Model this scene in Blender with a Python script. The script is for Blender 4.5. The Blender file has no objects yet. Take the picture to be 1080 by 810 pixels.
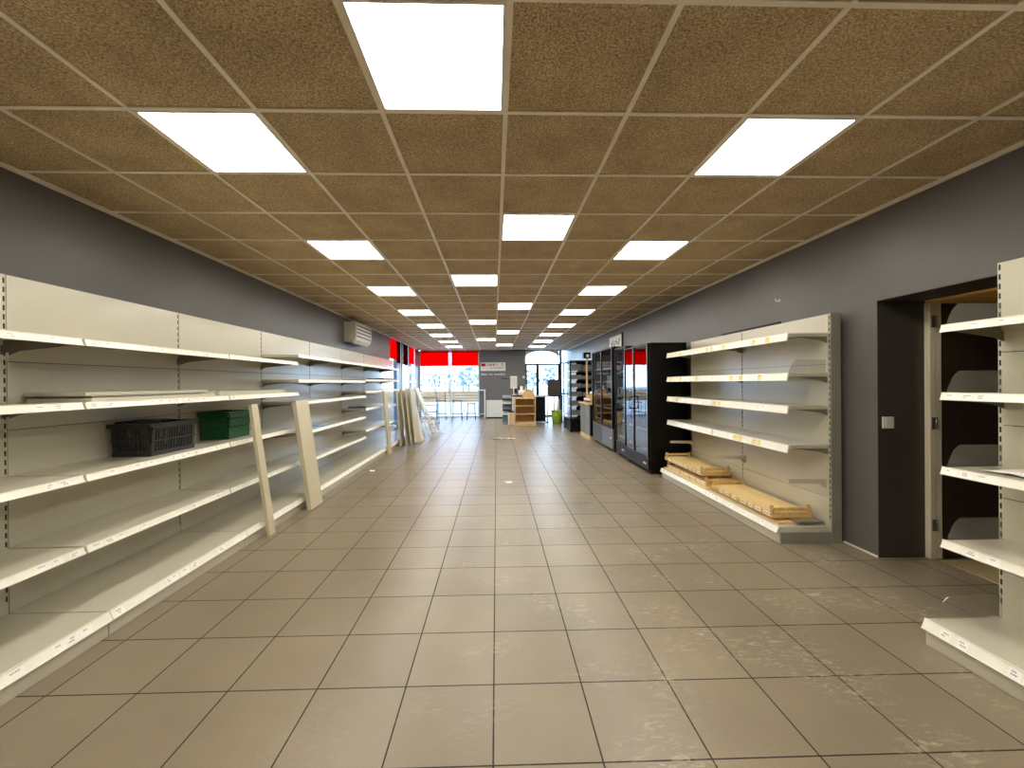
import bpy, bmesh, math, random
from math import pi, sin, cos, radians
from mathutils import Vector, Matrix

random.seed(7)
S = bpy.context.scene
COL = S.collection

# ------------------------------------------------------------------ camera
IW, IH = 1080.0, 810.0
F, CX, CY = 434.24, 533.74, 404.87
EYE = 1.38
cam = bpy.data.cameras.new('camera')
cam.sensor_fit = 'HORIZONTAL'
cam.sensor_width = 36.0
cam.lens = 36.0 * F / IW
cam.shift_x = -(CX - IW / 2) / IW
cam.shift_y = (CY - IH / 2) / IW
cam.clip_start, cam.clip_end = 0.02, 500
cobj = bpy.data.objects.new('camera', cam)
COL.objects.link(cobj)
ya, pa, ra = radians(1.645), radians(-0.1195), radians(-0.4615)
B = Matrix(((1, 0, 0), (0, 0, -1), (0, 1, 0)))
Ry = Matrix(((cos(ya), 0, -sin(ya)), (0, 1, 0), (sin(ya), 0, cos(ya))))
Rp = Matrix(((1, 0, 0), (0, cos(pa), sin(pa)), (0, -sin(pa), cos(pa))))
Rr = Matrix(((cos(ra), -sin(ra), 0), (sin(ra), cos(ra), 0), (0, 0, 1)))
W2C = Rr @ Rp @ Ry @ B
R3 = W2C.transposed() @ Matrix(((1, 0, 0), (0, -1, 0), (0, 0, -1)))
cobj.matrix_world = Matrix.Translation((0, 0, EYE)) @ R3.to_4x4()
S.camera = cobj

# ------------------------------------------------------------------ light and exposure
S.view_settings.view_transform = 'Standard'
S.view_settings.look = 'None'
S.view_settings.gamma = 1.0
S.view_settings.use_curve_mapping = False
S.view_settings.exposure = 0.0
PANEL_POWER = 18.5
PANEL_COLOUR = (1.0, 0.955, 0.845)
SKY_POWER = 8.0

wd = bpy.data.worlds.new('sky')
S.world = wd
wd.use_nodes = True
wn = wd.node_tree
wn.nodes.clear()
wo = wn.nodes.new('ShaderNodeOutputWorld')
wb = wn.nodes.new('ShaderNodeBackground')
wt = wn.nodes.new('ShaderNodeTexCoord')
ws = wn.nodes.new('ShaderNodeSeparateXYZ')
wr = wn.nodes.new('ShaderNodeValToRGB')
wr.color_ramp.elements[0].position = 0.0
wr.color_ramp.elements[0].color = (0.60, 0.78, 1.0, 1)
wr.color_ramp.elements[1].position = 0.6
wr.color_ramp.elements[1].color = (0.34, 0.55, 1.0, 1)
wn.links.new(wt.outputs['Generated'], ws.inputs[0])
wn.links.new(ws.outputs['Z'], wr.inputs[0])
wn.links.new(wr.outputs[0], wb.inputs[0])
wb.inputs[1].default_value = SKY_POWER
wn.links.new(wb.outputs[0], wo.inputs[0])


# ------------------------------------------------------------------ materials
def s2l(c):
    return tuple(((v / 255.0) / 12.92 if v / 255.0 <= 0.04045 else ((v / 255.0 + 0.055) / 1.055) ** 2.4) for v in c)


def nmat(name):
    m = bpy.data.materials.new(name)
    m.use_nodes = True
    nt = m.node_tree
    return m, nt, nt.nodes['Principled BSDF']


def mat(name, rgb, rough=0.5, metal=0.0, var=0.06, scale=6.0, bump=0.0, bscale=60.0, spec=0.5):
    """painted / plain surface with a little noise in colour and gloss"""
    m, nt, b = nmat(name)
    c = s2l(rgb)
    tc = nt.nodes.new('ShaderNodeTexCoord')
    nz = nt.nodes.new('ShaderNodeTexNoise')
    nz.inputs['Scale'].default_value = scale
    nz.inputs['Detail'].default_value = 5
    nt.links.new(tc.outputs['Object'], nz.inputs['Vector'])
    rp = nt.nodes.new('ShaderNodeValToRGB')
    rp.color_ramp.elements[0].position = 0.3
    rp.color_ramp.elements[1].position = 0.7
    rp.color_ramp.elements[0].color = tuple(max(0, v * (1 - var)) for v in c) + (1,)
    rp.color_ramp.elements[1].color = tuple(min(1, v * (1 + var)) for v in c) + (1,)
    nt.links.new(nz.outputs['Fac'], rp.inputs[0])
    nt.links.new(rp.outputs[0], b.inputs['Base Color'])
    b.inputs['Roughness'].default_value = rough
    b.inputs['Metallic'].default_value = metal
    b.inputs['Specular IOR Level'].default_value = spec
    if bump:
        n2 = nt.nodes.new('ShaderNodeTexNoise')
        n2.inputs['Scale'].default_value = bscale
        n2.inputs['Detail'].default_value = 3
        nt.links.new(tc.outputs['Object'], n2.inputs['Vector'])
        bp = nt.nodes.new('ShaderNodeBump')
        bp.inputs['Strength'].default_value = bump
        bp.inputs['Distance'].default_value = 0.01
        nt.links.new(n2.outputs['Fac'], bp.inputs['Height'])
        nt.links.new(bp.outputs[0], b.inputs['Normal'])
    return m


def wood(name, rgb, rough=0.5, axis=1, var=0.22, scale=1.0):
    m, nt, b = nmat(name)
    c = s2l(rgb)
    tc = nt.nodes.new('ShaderNodeTexCoord')
    mp = nt.nodes.new('ShaderNodeMapping')
    sc = [30 * scale, 30 * scale, 30 * scale]
    sc[axis] = 2.0 * scale
    mp.inputs['Scale'].default_value = sc
    nz = nt.nodes.new('ShaderNodeTexNoise')
    nz.inputs['Scale'].default_value = 1.0
    nz.inputs['Detail'].default_value = 6
    nz.inputs['Distortion'].default_value = 0.6
    rp = nt.nodes.new('ShaderNodeValToRGB')
    rp.color_ramp.elements[0].position = 0.3
    rp.color_ramp.elements[1].position = 0.7
    rp.color_ramp.elements[0].color = tuple(v * (1 - var) for v in c) + (1,)
    rp.color_ramp.elements[1].color = tuple(min(1, v * (1 + var)) for v in c) + (1,)
    nt.links.new(tc.outputs['Object'], mp.inputs[0])
    nt.links.new(mp.outputs[0], nz.inputs['Vector'])
    nt.links.new(nz.outputs['Fac'], rp.inputs[0])
    nt.links.new(rp.outputs[0], b.inputs['Base Color'])
    b.inputs['Roughness'].default_value = rough
    return m


def glass(name, tint=(1, 1, 1), ior=1.5, rough=0.0, cover=0.0, cover_rgb=(200, 200, 200)):
    m = bpy.data.materials.new(name)
    m.use_nodes = True
    nt = m.node_tree
    nt.nodes.clear()
    out = nt.nodes.new('ShaderNodeOutputMaterial')
    tr = nt.nodes.new('ShaderNodeBsdfTransparent')
    tr.inputs[0].default_value = (*tint, 1)
    gl = nt.nodes.new('ShaderNodeBsdfGlossy')
    gl.inputs['Roughness'].default_value = rough
    fr = nt.nodes.new('ShaderNodeFresnel')
    fr.inputs['IOR'].default_value = ior
    mx = nt.nodes.new('ShaderNodeMixShader')
    gm0 = nt.nodes.new('ShaderNodeNewGeometry')      # reflect at the outer faces only, not again on the way out
    fc = nt.nodes.new('ShaderNodeMath')
    fc.operation = 'SUBTRACT'
    fc.use_clamp = True
    nt.links.new(fr.outputs[0], fc.inputs[0])
    nt.links.new(gm0.outputs['Backfacing'], fc.inputs[1])
    nt.links.new(fc.outputs[0], mx.inputs[0])
    nt.links.new(tr.outputs[0], mx.inputs[1])
    nt.links.new(gl.outputs[0], mx.inputs[2])
    last = mx
    if cover:
        df = nt.nodes.new('ShaderNodeBsdfDiffuse')
        df.inputs[0].default_value = (*s2l(cover_rgb), 1)
        m2 = nt.nodes.new('ShaderNodeMixShader')
        m2.inputs[0].default_value = cover
        nt.links.new(mx.outputs[0], m2.inputs[1])
        nt.links.new(df.outputs[0], m2.inputs[2])
        last = m2
    nt.links.new(last.outputs[0], out.inputs[0])
    return m


def translucent(name, rgb, trans=0.6):
    m = bpy.data.materials.new(name)
    m.use_nodes = True
    nt = m.node_tree
    nt.nodes.clear()
    out = nt.nodes.new('ShaderNodeOutputMaterial')
    a = nt.nodes.new('ShaderNodeBsdfTranslucent')
    d = nt.nodes.new('ShaderNodeBsdfDiffuse')
    nz = nt.nodes.new('ShaderNodeTexNoise')
    nz.inputs['Scale'].default_value = 3
    rp = nt.nodes.new('ShaderNodeValToRGB')
    c = s2l(rgb)
    rp.color_ramp.elements[0].color = tuple(v * 0.9 for v in c) + (1,)
    rp.color_ramp.elements[1].color = tuple(min(1, v * 1.1) for v in c) + (1,)
    nt.links.new(nz.outputs['Fac'], rp.inputs[0])
    nt.links.new(rp.outputs[0], a.inputs[0])
    nt.links.new(rp.outputs[0], d.inputs[0])
    mx = nt.nodes.new('ShaderNodeMixShader')
    mx.inputs[0].default_value = trans
    nt.links.new(d.outputs[0], mx.inputs[1])
    nt.links.new(a.outputs[0], mx.inputs[2])
    nt.links.new(mx.outputs[0], out.inputs[0])
    return m


def emit(name, rgb, power):
    m = bpy.data.materials.new(name)
    m.use_nodes = True
    nt = m.node_tree
    nt.nodes.clear()
    out = nt.nodes.new('ShaderNodeOutputMaterial')
    e = nt.nodes.new('ShaderNodeEmission')
    e.inputs[0].default_value = (*rgb, 1)
    e.inputs[1].default_value = power
    nt.links.new(e.outputs[0], out.inputs[0])
    return m


def floor_material():
    m, nt, b = nmat('floor_tiles')
    N, L = nt.nodes.new, nt.links.new
    geo = N('ShaderNodeNewGeometry')
    mp = N('ShaderNodeMapping')
    mp.vector_type = 'POINT'
    a = radians(0.2887)
    # tile corner of the photo at (-0.0109, 1.885)
    x0, y0 = -0.0109, 1.885
    mp.inputs['Rotation'].default_value = (0, 0, a)
    mp.inputs['Location'].default_value = (-(x0 * cos(a) - y0 * sin(a)) + 0.002 + 40, -(x0 * sin(a) + y0 * cos(a)) + 0.002 + 40, 0)
    L(geo.outputs['Position'], mp.inputs[0])
    br = N('ShaderNodeTexBrick')
    br.offset = 0.0
    br.squash = 1.0
    br.inputs['Scale'].default_value = 1.0
    br.inputs['Brick Width'].default_value = 0.4
    br.inputs['Row Height'].default_value = 0.4
    br.inputs['Mortar Size'].default_value = 0.0034
    br.inputs['Mortar Smooth'].default_value = 0.1
    br.inputs['Bias'].default_value = 0.0
    c = s2l((133, 120, 100))
    br.inputs['Color1'].default_value = tuple(v * 0.93 for v in c) + (1,)
    br.inputs['Color2'].default_value = tuple(v * 1.07 for v in c) + (1,)
    br.inputs['Mortar'].default_value = (*s2l((44, 34, 24)), 1)
    L(mp.outputs[0], br.inputs['Vector'])
    # fine grain
    n1 = N('ShaderNodeTexNoise')
    n1.inputs['Scale'].default_value = 220
    n1.inputs['Detail'].default_value = 4
    L(geo.outputs['Position'], n1.inputs['Vector'])
    mr = N('ShaderNodeMapRange')
    mr.inputs[1].default_value = 0.3
    mr.inputs[2].default_value = 0.7
    mr.inputs[3].default_value = 0.86
    mr.inputs[4].default_value = 1.14
    L(n1.outputs['Fac'], mr.inputs[0])
    n2 = N('ShaderNodeTexNoise')
    n2.inputs['Scale'].default_value = 1.6
    n2.inputs['Detail'].default_value = 5
    L(geo.outputs['Position'], n2.inputs['Vector'])
    mr2 = N('ShaderNodeMapRange')
    mr2.inputs[1].default_value = 0.3
    mr2.inputs[2].default_value = 0.7
    mr2.inputs[3].default_value = 0.85
    mr2.inputs[4].default_value = 1.12
    L(n2.outputs['Fac'], mr2.inputs[0])
    mu = N('ShaderNodeMath')
    mu.operation = 'MULTIPLY'
    L(mr.outputs[0], mu.inputs[0])
    L(mr2.outputs[0], mu.inputs[1])
    vm = N('ShaderNodeMix')
    vm.data_type = 'RGBA'
    vm.blend_type = 'MULTIPLY'
    vm.inputs[0].default_value = 1.0
    L(br.outputs['Color'], vm.inputs[6])
    L(mu.outputs[0], vm.inputs[7])
    # pale worn scuffs: thin streaky marks gathered in patches
    mp2 = N('ShaderNodeMapping')
    mp2.inputs['Rotation'].default_value = (0, 0, 0.5)
    mp2.inputs['Scale'].default_value = (16, 46, 1)
    L(geo.outputs['Position'], mp2.inputs[0])
    n3 = N('ShaderNodeTexNoise')
    n3.inputs['Scale'].default_value = 1.0
    n3.inputs['Detail'].default_value = 7
    n3.inputs['Distortion'].default_value = 0.9
    n3.inputs['Roughness'].default_value = 0.68
    L(mp2.outputs[0], n3.inputs['Vector'])
    r3 = N('ShaderNodeValToRGB')
    r3.color_ramp.elements[0].position = 0.50
    r3.color_ramp.elements[1].position = 0.72
    L(n3.outputs['Fac'], r3.inputs[0])
    n4 = N('ShaderNodeTexNoise')
    n4.inputs['Scale'].default_value = 2.2
    n4.inputs['Detail'].default_value = 3
    L(geo.outputs['Position'], n4.inputs['Vector'])
    r4 = N('ShaderNodeValToRGB')
    r4.color_ramp.elements[0].position = 0.5
    r4.color_ramp.elements[1].position = 0.66
    L(n4.outputs['Fac'], r4.inputs[0])
    sp = N('ShaderNodeSeparateXYZ')
    L(geo.outputs['Position'], sp.inputs[0])
    mx = N('ShaderNodeMapRange')
    mx.inputs[1].default_value = -0.6
    mx.inputs[2].default_value = 1.0
    mx.inputs[3].default_value = 0.12
    mx.inputs[4].default_value = 0.8
    L(sp.outputs['X'], mx.inputs[0])
    m1 = N('ShaderNodeMath')
    m1.operation = 'MULTIPLY'
    L(r3.outputs[0], m1.inputs[0])
    L(r4.outputs[0], m1.inputs[1])
    m2 = N('ShaderNodeMath')
    m2.operation = 'MULTIPLY'
    L(m1.outputs[0], m2.inputs[0])
    L(mx.outputs[0], m2.inputs[1])
    sc = N('ShaderNodeMix')
    sc.data_type = 'RGBA'
    L(m2.outputs[0], sc.inputs[0])
    L(vm.outputs[2], sc.inputs[6])
    sc.inputs[7].default_value = (*s2l((205, 192, 168)), 1)
    L(sc.outputs[2], b.inputs['Base Color'])
    # gloss
    rr = N('ShaderNodeMapRange')
    rr.inputs[1].default_value = 0.3
    rr.inputs[2].default_value = 0.7
    rr.inputs[3].default_value = 0.29
    rr.inputs[4].default_value = 0.39
    L(n2.outputs['Fac'], rr.inputs[0])
    rg = N('ShaderNodeMix')
    rg.data_type = 'FLOAT'
    L(br.outputs['Fac'], rg.inputs[0])
    L(rr.outputs[0], rg.inputs[2])
    rg.inputs[3].default_value = 0.85
    L(rg.outputs[0], b.inputs['Roughness'])
    b.inputs['Specular IOR Level'].default_value = 0.55
    bp = N('ShaderNodeBump')
    bp.inputs['Strength'].default_value = 0.35
    bp.inputs['Distance'].default_value = 0.003
    inv = N('ShaderNodeMath')
    inv.operation = 'SUBTRACT'
    inv.inputs[0].default_value = 1.0
    L(br.outputs['Fac'], inv.inputs[1])
    ad = N('ShaderNodeMath')
    ad.operation = 'MULTIPLY_ADD'
    L(n1.outputs['Fac'], ad.inputs[0])
    ad.inputs[1].default_value = 0.10
    L(inv.outputs[0], ad.inputs[2])
    L(ad.outputs[0], bp.inputs['Height'])
    L(bp.outputs[0], b.inputs['Normal'])
    return m


def ceiling_material():
    m, nt, b = nmat('mineral_ceiling_tile')
    N, L = nt.nodes.new, nt.links.new
    geo = N('ShaderNodeNewGeometry')
    vo = N('ShaderNodeTexNoise')
    vo.inputs['Scale'].default_value = 110
    vo.inputs['Detail'].default_value = 6
    vo.inputs['Roughness'].default_value = 0.7
    L(geo.outputs['Position'], vo.inputs['Vector'])
    rp = N('ShaderNodeValToRGB')
    e = rp.color_ramp.elements
    e[0].position, e[0].color = 0.34, (*s2l((108, 90, 62)), 1)
    e[1].position, e[1].color = 0.66, (*s2l((232, 210, 172)), 1)
    k = e.new(0.5)
    k.color = (*s2l((188, 164, 126)), 1)
    L(vo.outputs['Fac'], rp.inputs[0])
    n2 = N('ShaderNodeTexNoise')
    n2.inputs['Scale'].default_value = 3.5
    n2.inputs['Detail'].default_value = 3
    L(geo.outputs['Position'], n2.inputs['Vector'])
    mr = N('ShaderNodeMapRange')
    mr.inputs[1].default_value = 0.3
    mr.inputs[2].default_value = 0.7
    mr.inputs[3].default_value = 0.85
    mr.inputs[4].default_value = 1.12
    L(n2.outputs['Fac'], mr.inputs[0])
    mx = N('ShaderNodeMix')
    mx.data_type = 'RGBA'
    mx.blend_type = 'MULTIPLY'
    mx.inputs[0].default_value = 1
    L(rp.outputs[0], mx.inputs[6])
    L(mr.outputs[0], mx.inputs[7])
    L(mx.outputs[2], b.inputs['Base Color'])
    b.inputs['Roughness'].default_value = 0.85
    b.inputs['Specular IOR Level'].default_value = 0.25
    bp = N('ShaderNodeBump')
    bp.inputs['Strength'].default_value = 0.5
    bp.inputs['Distance'].default_value = 0.004
    L(vo.outputs['Fac'], bp.inputs['Height'])
    L(bp.outputs[0], b.inputs['Normal'])
    return m


M = dict(
    floor=floor_material(),
    tile=ceiling_material(),
    tbar=mat('cream_ceiling_rail', (240, 230, 212), 0.4),
    wall=mat('dark_grey_wall_paint', (90, 87, 82), 0.40, var=0.04, scale=2.5, bump=0.03, bscale=180, spec=0.5),
    wall_daylit=mat('grey_wall_paint_daylit', (97, 93, 89), 0.40, var=0.04, scale=2.5, bump=0.03, bscale=180, spec=0.5),  # same wall grey, lightened to carry daylight in its colour
    reveal=mat('dark_reveal', (66, 60, 52), 0.5, var=0.05),  # darker tone for the doorway lining and lobby walls
    feature=mat('feature_wall_grey', (110, 108, 106), 0.5, var=0.04),
    white=mat('white_paint', (226, 224, 216), 0.4, var=0.02),
    wframe=mat('white_window_frame', (230, 230, 226), 0.35, var=0.02),
    sky_tint_post=mat('dark_post_sky_tinted', (52, 66, 84), 0.3, var=0.04),  # blue sky reflection is put into the dark post colour
    dframe=mat('dark_window_frame', (44, 54, 58), 0.35, var=0.04),
    panel=mat('beige_shelf_enamel', (202, 196, 176), 0.28, var=0.025, scale=3, spec=0.6),
    panel2=mat('beige_leaning_panel', (204, 194, 164), 0.42, var=0.04, scale=3),
    greypanel=mat('grey_end_panel', (140, 136, 126), 0.4),
    slot=mat('slot_black', (22, 18, 14), 0.7),
    rail=mat('price_rail_white', (248, 244, 230), 0.25, var=0.03, scale=14),
    paper=mat('price_label_paper', (248, 246, 238), 0.5, var=0.02),
    yellow=mat('yellowed_label_paper', (236, 214, 140), 0.5, var=0.08),
    ink=mat('label_ink', (164, 160, 150), 0.6),
    bracket=mat('bracket_metal', (128, 122, 110), 0.4, metal=0.2),
    black=mat('black_plastic', (8, 8, 8), 0.35, var=0.1, spec=0.25),
    basket=mat('charcoal_basket_plastic', (40, 38, 38), 0.42, var=0.1),
    green=mat('green_crate_plastic', (10, 72, 34), 0.35, var=0.08),
    lime=mat('lime_bin_plastic', (146, 176, 48), 0.35, var=0.05),
    ac=mat('air_conditioner_plastic', (206, 202, 190), 0.35, var=0.02),
    acdark=mat('air_conditioner_gap', (92, 88, 80), 0.5),
    crate=wood('crate_pine', (214, 176, 112), 0.5, 1),
    ply=wood('crate_ply', (234, 204, 142), 0.45, 1, 0.10),
    oak=wood('display_oak', (196, 148, 84), 0.45, 0, 0.14),
    beech=wood('pale_beech', (222, 188, 136), 0.45, 0, 0.12),
    fence=wood('fence_timber', (150, 112, 66), 0.6, 0, 0.2, 0.4),
    soffit=wood('orange_pine', (252, 200, 112), 0.5, 1, 0.15),
    doorleaf=wood('dark_brown_door', (58, 44, 32), 0.5, 2, 0.2),
    jamb=wood('beige_jamb', (246, 236, 208), 0.45, 2, 0.06),
    steel=mat('brushed_steel', (170, 170, 168), 0.3, metal=0.9),
    greyfront=mat('grey_cabinet_front', (128, 130, 132), 0.4, var=0.04),
    grille=mat('fridge_grille_grey', (118, 120, 124), 0.4, metal=0.3),
    bin=mat('grey_storage_bin', (128, 132, 136), 0.4, var=0.06),
    acrylic=glass('clear_acrylic', (0.88, 0.87, 0.85), 1.5, 0.04, 0.10, (200, 196, 186)),
    pane=glass('window_glass', (0.95, 0.98, 0.98), 1.5),
    fglass=glass('fridge_door_glass', (0.66, 0.70, 0.70), 2.9),
    sheet=glass('acrylic_sheet_blue', (0.75, 0.85, 0.95), 1.6, 0.05, 0.25, (190, 208, 226)),
    wrap=glass('crumpled_film', (0.85, 0.87, 0.9), 1.5, 0.3, 0.45, (226, 228, 232)),
    red=translucent('red_blind_cloth', (246, 4, 10), 0.92),
    darkred=translucent('dark_red_blind', (74, 6, 10), 0.4),
    redpaint=mat('red_sign_paint', (180, 12, 22), 0.4),
    led=emit('ceiling_light_diffuser', PANEL_COLOUR, PANEL_POWER),
    spot=emit('spot_lens', (1, 0.96, 0.9), 6.0),
    terrace=mat('pale_terrace', (216, 212, 204), 0.7, var=0.06),
    leafblue=mat('hazy_foliage', (116, 136, 150), 0.8, var=0.3, scale=3),  # haze of distance is put into the leaf colour
    bark=mat('bark', (96, 88, 82), 0.8, var=0.2),
    mat=mat('coir_mat', (178, 158, 116), 0.9, var=0.15, scale=90, bump=0.4, bscale=400),
)


pb = M['panel'].node_tree.nodes['Principled BSDF']
pb.inputs['Coat Weight'].default_value = 0.6
pb.inputs['Coat Roughness'].default_value = 0.14

# ------------------------------------------------------------------ mesh helpers
class MB:
    def __init__(s):
        s.bm = bmesh.new()
        s.mats = []

    def mi(s, m):
        if m not in s.mats:
            s.mats.append(m)
        return s.mats.index(m)

    def _set(s, faces, m, smooth=False):
        i = s.mi(m)
        for f in faces:
            f.material_index = i
            f.smooth = smooth

    def box(s, lo, hi, m, bev=0.0):
        lo, hi = [min(a, b) for a, b in zip(lo, hi)], [max(a, b) for a, b in zip(lo, hi)]
        v = [s.bm.verts.new((x, y, z)) for x in (lo[0], hi[0]) for y in (lo[1], hi[1]) for z in (lo[2], hi[2])]
        q = [(0, 1, 3, 2), (4, 6, 7, 5), (0, 4, 5, 1), (2, 3, 7, 6), (0, 2, 6, 4), (1, 5, 7, 3)]
        fs = [s.bm.faces.new([v[i] for i in t]) for t in q]
        s._set(fs, m)
        if bev:
            es = list({e for f in fs for e in f.edges})
            r = bmesh.ops.bevel(s.bm, geom=es, offset=bev, segments=2, affect='EDGES', profile=0.5)
            s._set(r['faces'], m)
        return s

    def obox(s, c, ax, half, m, bev=0.0):
        """box with centre c, three unit axes, half sizes"""
        mt = Matrix((ax[0], ax[1], ax[2])).transposed()
        v = [s.bm.verts.new(mt @ Vector((x * half[0], y * half[1], z * half[2])) + Vector(c)) for x in (-1, 1) for y in (-1, 1) for z in (-1, 1)]
        q = [(0, 1, 3, 2), (4, 6, 7, 5), (0, 4, 5, 1), (2, 3, 7, 6), (0, 2, 6, 4), (1, 5, 7, 3)]
        fs = [s.bm.faces.new([v[i] for i in t]) for t in q]
        s._set(fs, m)
        if bev:
            r = bmesh.ops.bevel(s.bm, geom=list({e for f in fs for e in f.edges}), offset=bev, segments=2, affect='EDGES', profile=0.5)
            s._set(r['faces'], m)
        return s

    def tube(s, pts, r, m, seg=10, caps=True):
        pts = [Vector(p) for p in pts]
        rings = []
        for i, p in enumerate(pts):
            if i == 0:
                d = pts[1] - p
            elif i == len(pts) - 1:
                d = p - pts[i - 1]
            else:
                d = (pts[i + 1] - p).normalized() + (p - pts[i - 1]).normalized()
            d.normalize()
            up = Vector((0, 0, 1)) if abs(d.z) < 0.9 else Vector((1, 0, 0))
            a = d.cross(up).normalized()
            b = d.cross(a)
            rr = r[i] if isinstance(r, (list, tuple)) else r
            rings.append([s.bm.verts.new(p + a * (cos(2 * pi * k / seg) * rr) + b * (sin(2 * pi * k / seg) * rr)) for k in range(seg)])
        fs = []
        for A, Bq in zip(rings, rings[1:]):
            for k in range(seg):
                fs.append(s.bm.faces.new((A[k], A[(k + 1) % seg], Bq[(k + 1) % seg], Bq[k])))
        s._set(fs, m, True)
        if caps:
            s._set([s.bm.faces.new(rings[0]), s.bm.faces.new(rings[-1][::-1])], m)
        return s

    def lathe(s, c, prof, m, seg=24):
        rings = [[s.bm.verts.new((c[0] + r * cos(2 * pi * k / seg), c[1] + r * sin(2 * pi * k / seg), c[2] + z)) for k in range(seg)] for r, z in prof]
        fs = []
        for A, Bq in zip(rings, rings[1:]):
            for k in range(seg):
                fs.append(s.bm.faces.new((A[k], A[(k + 1) % seg], Bq[(k + 1) % seg], Bq[k])))
        s._set(fs, m, True)
        s._set([s.bm.faces.new(rings[0][::-1]), s.bm.faces.new(rings[-1])], m)
        return s

    def quad(s, p, m):
        s._set([s.bm.faces.new([s.bm.verts.new(v) for v in p])], m)
        return s

    def prism(s, pts, axis, a, b, m):
        """polygon pts (2D, in the two other axes, in order) pulled along axis from a to b"""
        def mk(p, t):
            q = [p[0], p[1]]
            q.insert(axis, t)
            return s.bm.verts.new(q)
        A = [mk(p, a) for p in pts]
        Bq = [mk(p, b) for p in pts]
        fs = [s.bm.faces.new(A), s.bm.faces.new(Bq[::-1])]
        n = len(pts)
        for k in range(n):
            fs.append(s.bm.faces.new((A[k], Bq[k], Bq[(k + 1) % n], A[(k + 1) % n])))
        s._set(fs, m)
        return s

    def mesh(s, name, off=(0, 0, 0)):
        bmesh.ops.recalc_face_normals(s.bm, faces=s.bm.faces)
        if any(off):
            bmesh.ops.translate(s.bm, verts=s.bm.verts, vec=Vector(off))
        me = bpy.data.meshes.new(name)
        s.bm.to_mesh(me)
        s.bm.free()
        for m in s.mats:
            me.materials.append(m)
        return me


BASE = {}


def tag(o, label, cat, group=None):
    o['label'] = label
    o['category'] = cat
    if group:
        o['group'] = group


def thing(name, label, cat, loc, rot=0.0, group=None, local=False):
    """an empty at the thing's base; its parts are written in room coordinates unless local"""
    o = bpy.data.objects.new(name, None)
    o.empty_display_size = 0.1
    o.location = loc
    o.rotation_euler = (0, 0, rot)
    COL.objects.link(o)
    tag(o, label, cat, group)
    BASE[o.name] = (0, 0, 0) if local else tuple(-v for v in loc)
    return o


def part(name, mb, parent, label=None):
    off = BASE[parent.name]
    o = bpy.data.objects.new(name, mb.mesh(name, off))
    COL.objects.link(o)
    o.parent = parent
    BASE[o.name] = off
    if label:
        o['label'] = label
    return o


def single(name, mb, label, cat, group=None):
    xs = [v.co for v in mb.bm.verts]
    lo = [min(v[i] for v in xs) for i in range(3)]
    hi = [max(v[i] for v in xs) for i in range(3)]
    c = ((lo[0] + hi[0]) / 2, (lo[1] + hi[1]) / 2, lo[2])
    o = bpy.data.objects.new(name, mb.mesh(name, [-v for v in c]))
    o.location = c
    COL.objects.link(o)
    tag(o, label, cat, group)
    BASE[o.name] = tuple(-v for v in c)
    return o


def struct(name, mb, parent=None):
    o = bpy.data.objects.new(name, mb.mesh(name))
    COL.objects.link(o)
    BASE[o.name] = (0, 0, 0)
    if parent:
        o.parent = parent
    else:
        o['kind'] = 'structure'
    return o


# ------------------------------------------------------------------ the room
XL, XR, YF, YB, ZC = -2.905, 2.97, 16.6, -3.2, 2.7015
GX, GY, T = 0.0659, 2.016, 0.6            # ceiling grid origin and module

struct('floor', MB().box((-3.3, YB - 0.2, -0.12), (4.5, YF + 0.2, 0), M['floor']))

lights = set()
for n in range(-2, 8):
    lights.add((-3, 3 * n))
    lights.add((2, 3 * n))
for j in (-4, 2, 8, 14, 20):
    lights.add((0, j))
for j in (-7, -1, 5, 11, 17):
    lights.add((-1, j))

cm = MB()
rows = range(-9, 25)
for j in rows:
    for k in range(-6, 6):
        if (k, j) in lights:
            continue
        x0, x1 = max(GX + k * T, -3.15), min(GX + (k + 1) * T, XR + 0.2)
        y0, y1 = max(GY + j * T, YB - 0.2), min(GY + (j + 1) * T, YF + 0.2)
        if x1 - x0 < 0.01 or y1 - y0 < 0.01:
            continue
        cm.box((x0, y0, ZC + 0.006), (x1, y1, ZC + 0.03), M['tile'])
struct('ceiling', cm)
gm = MB()
for k in range(-4, 6):
    x = GX + k * T
    if x < XR:
        gm.box((x - 0.012, YB, ZC - 0.002), (x + 0.012, YF, ZC + 0.006), M['tbar'])
for j in rows:
    y = GY + j * T
    if YB < y < YF:
        gm.box((-3.1, y - 0.012, ZC - 0.001), (XR, y + 0.012, ZC + 0.006), M['tbar'])
gm.box((XL, YB, ZC - 0.02), (XL + 0.02, YF, ZC + 0.006), M['tbar'])
gm.box((XR - 0.02, YB, ZC - 0.02), (XR, YF, ZC + 0.006), M['tbar'])
struct('trim_1', gm)

# left wall up to the side windows, then a pillar in the far corner
WY0, WY1 = 11.56, 15.35
wl = MB()
wl.box((XL - 0.25, YB - 0.2, 0), (XL, WY0, ZC + 0.03), M['wall'])
wl.box((XL - 0.3, WY1, 0), (XL - 0.12, YF + 0.2, ZC + 0.03), M['wall'])
wl.box((XL - 0.25, WY0, 0), (XL - 0.10, WY1, 0.08), M['wall'])
struct('wall_left', wl)
# right wall with a deep doorway
DY0, DY1, DZ = 1.75, 3.11, 1.995
wr_ = MB()
wr_.box((XR, DY1, 0), (XR + 0.38, YF + 0.2, ZC + 0.03), M['wall_daylit'])
wr_.box((XR, YB - 0.2, 0), (XR + 0.38, DY0, ZC + 0.03), M['wall_daylit'])
wr_.box((XR, DY0, DZ), (XR + 0.38, DY1, ZC + 0.03), M['wall_daylit'])
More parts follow.
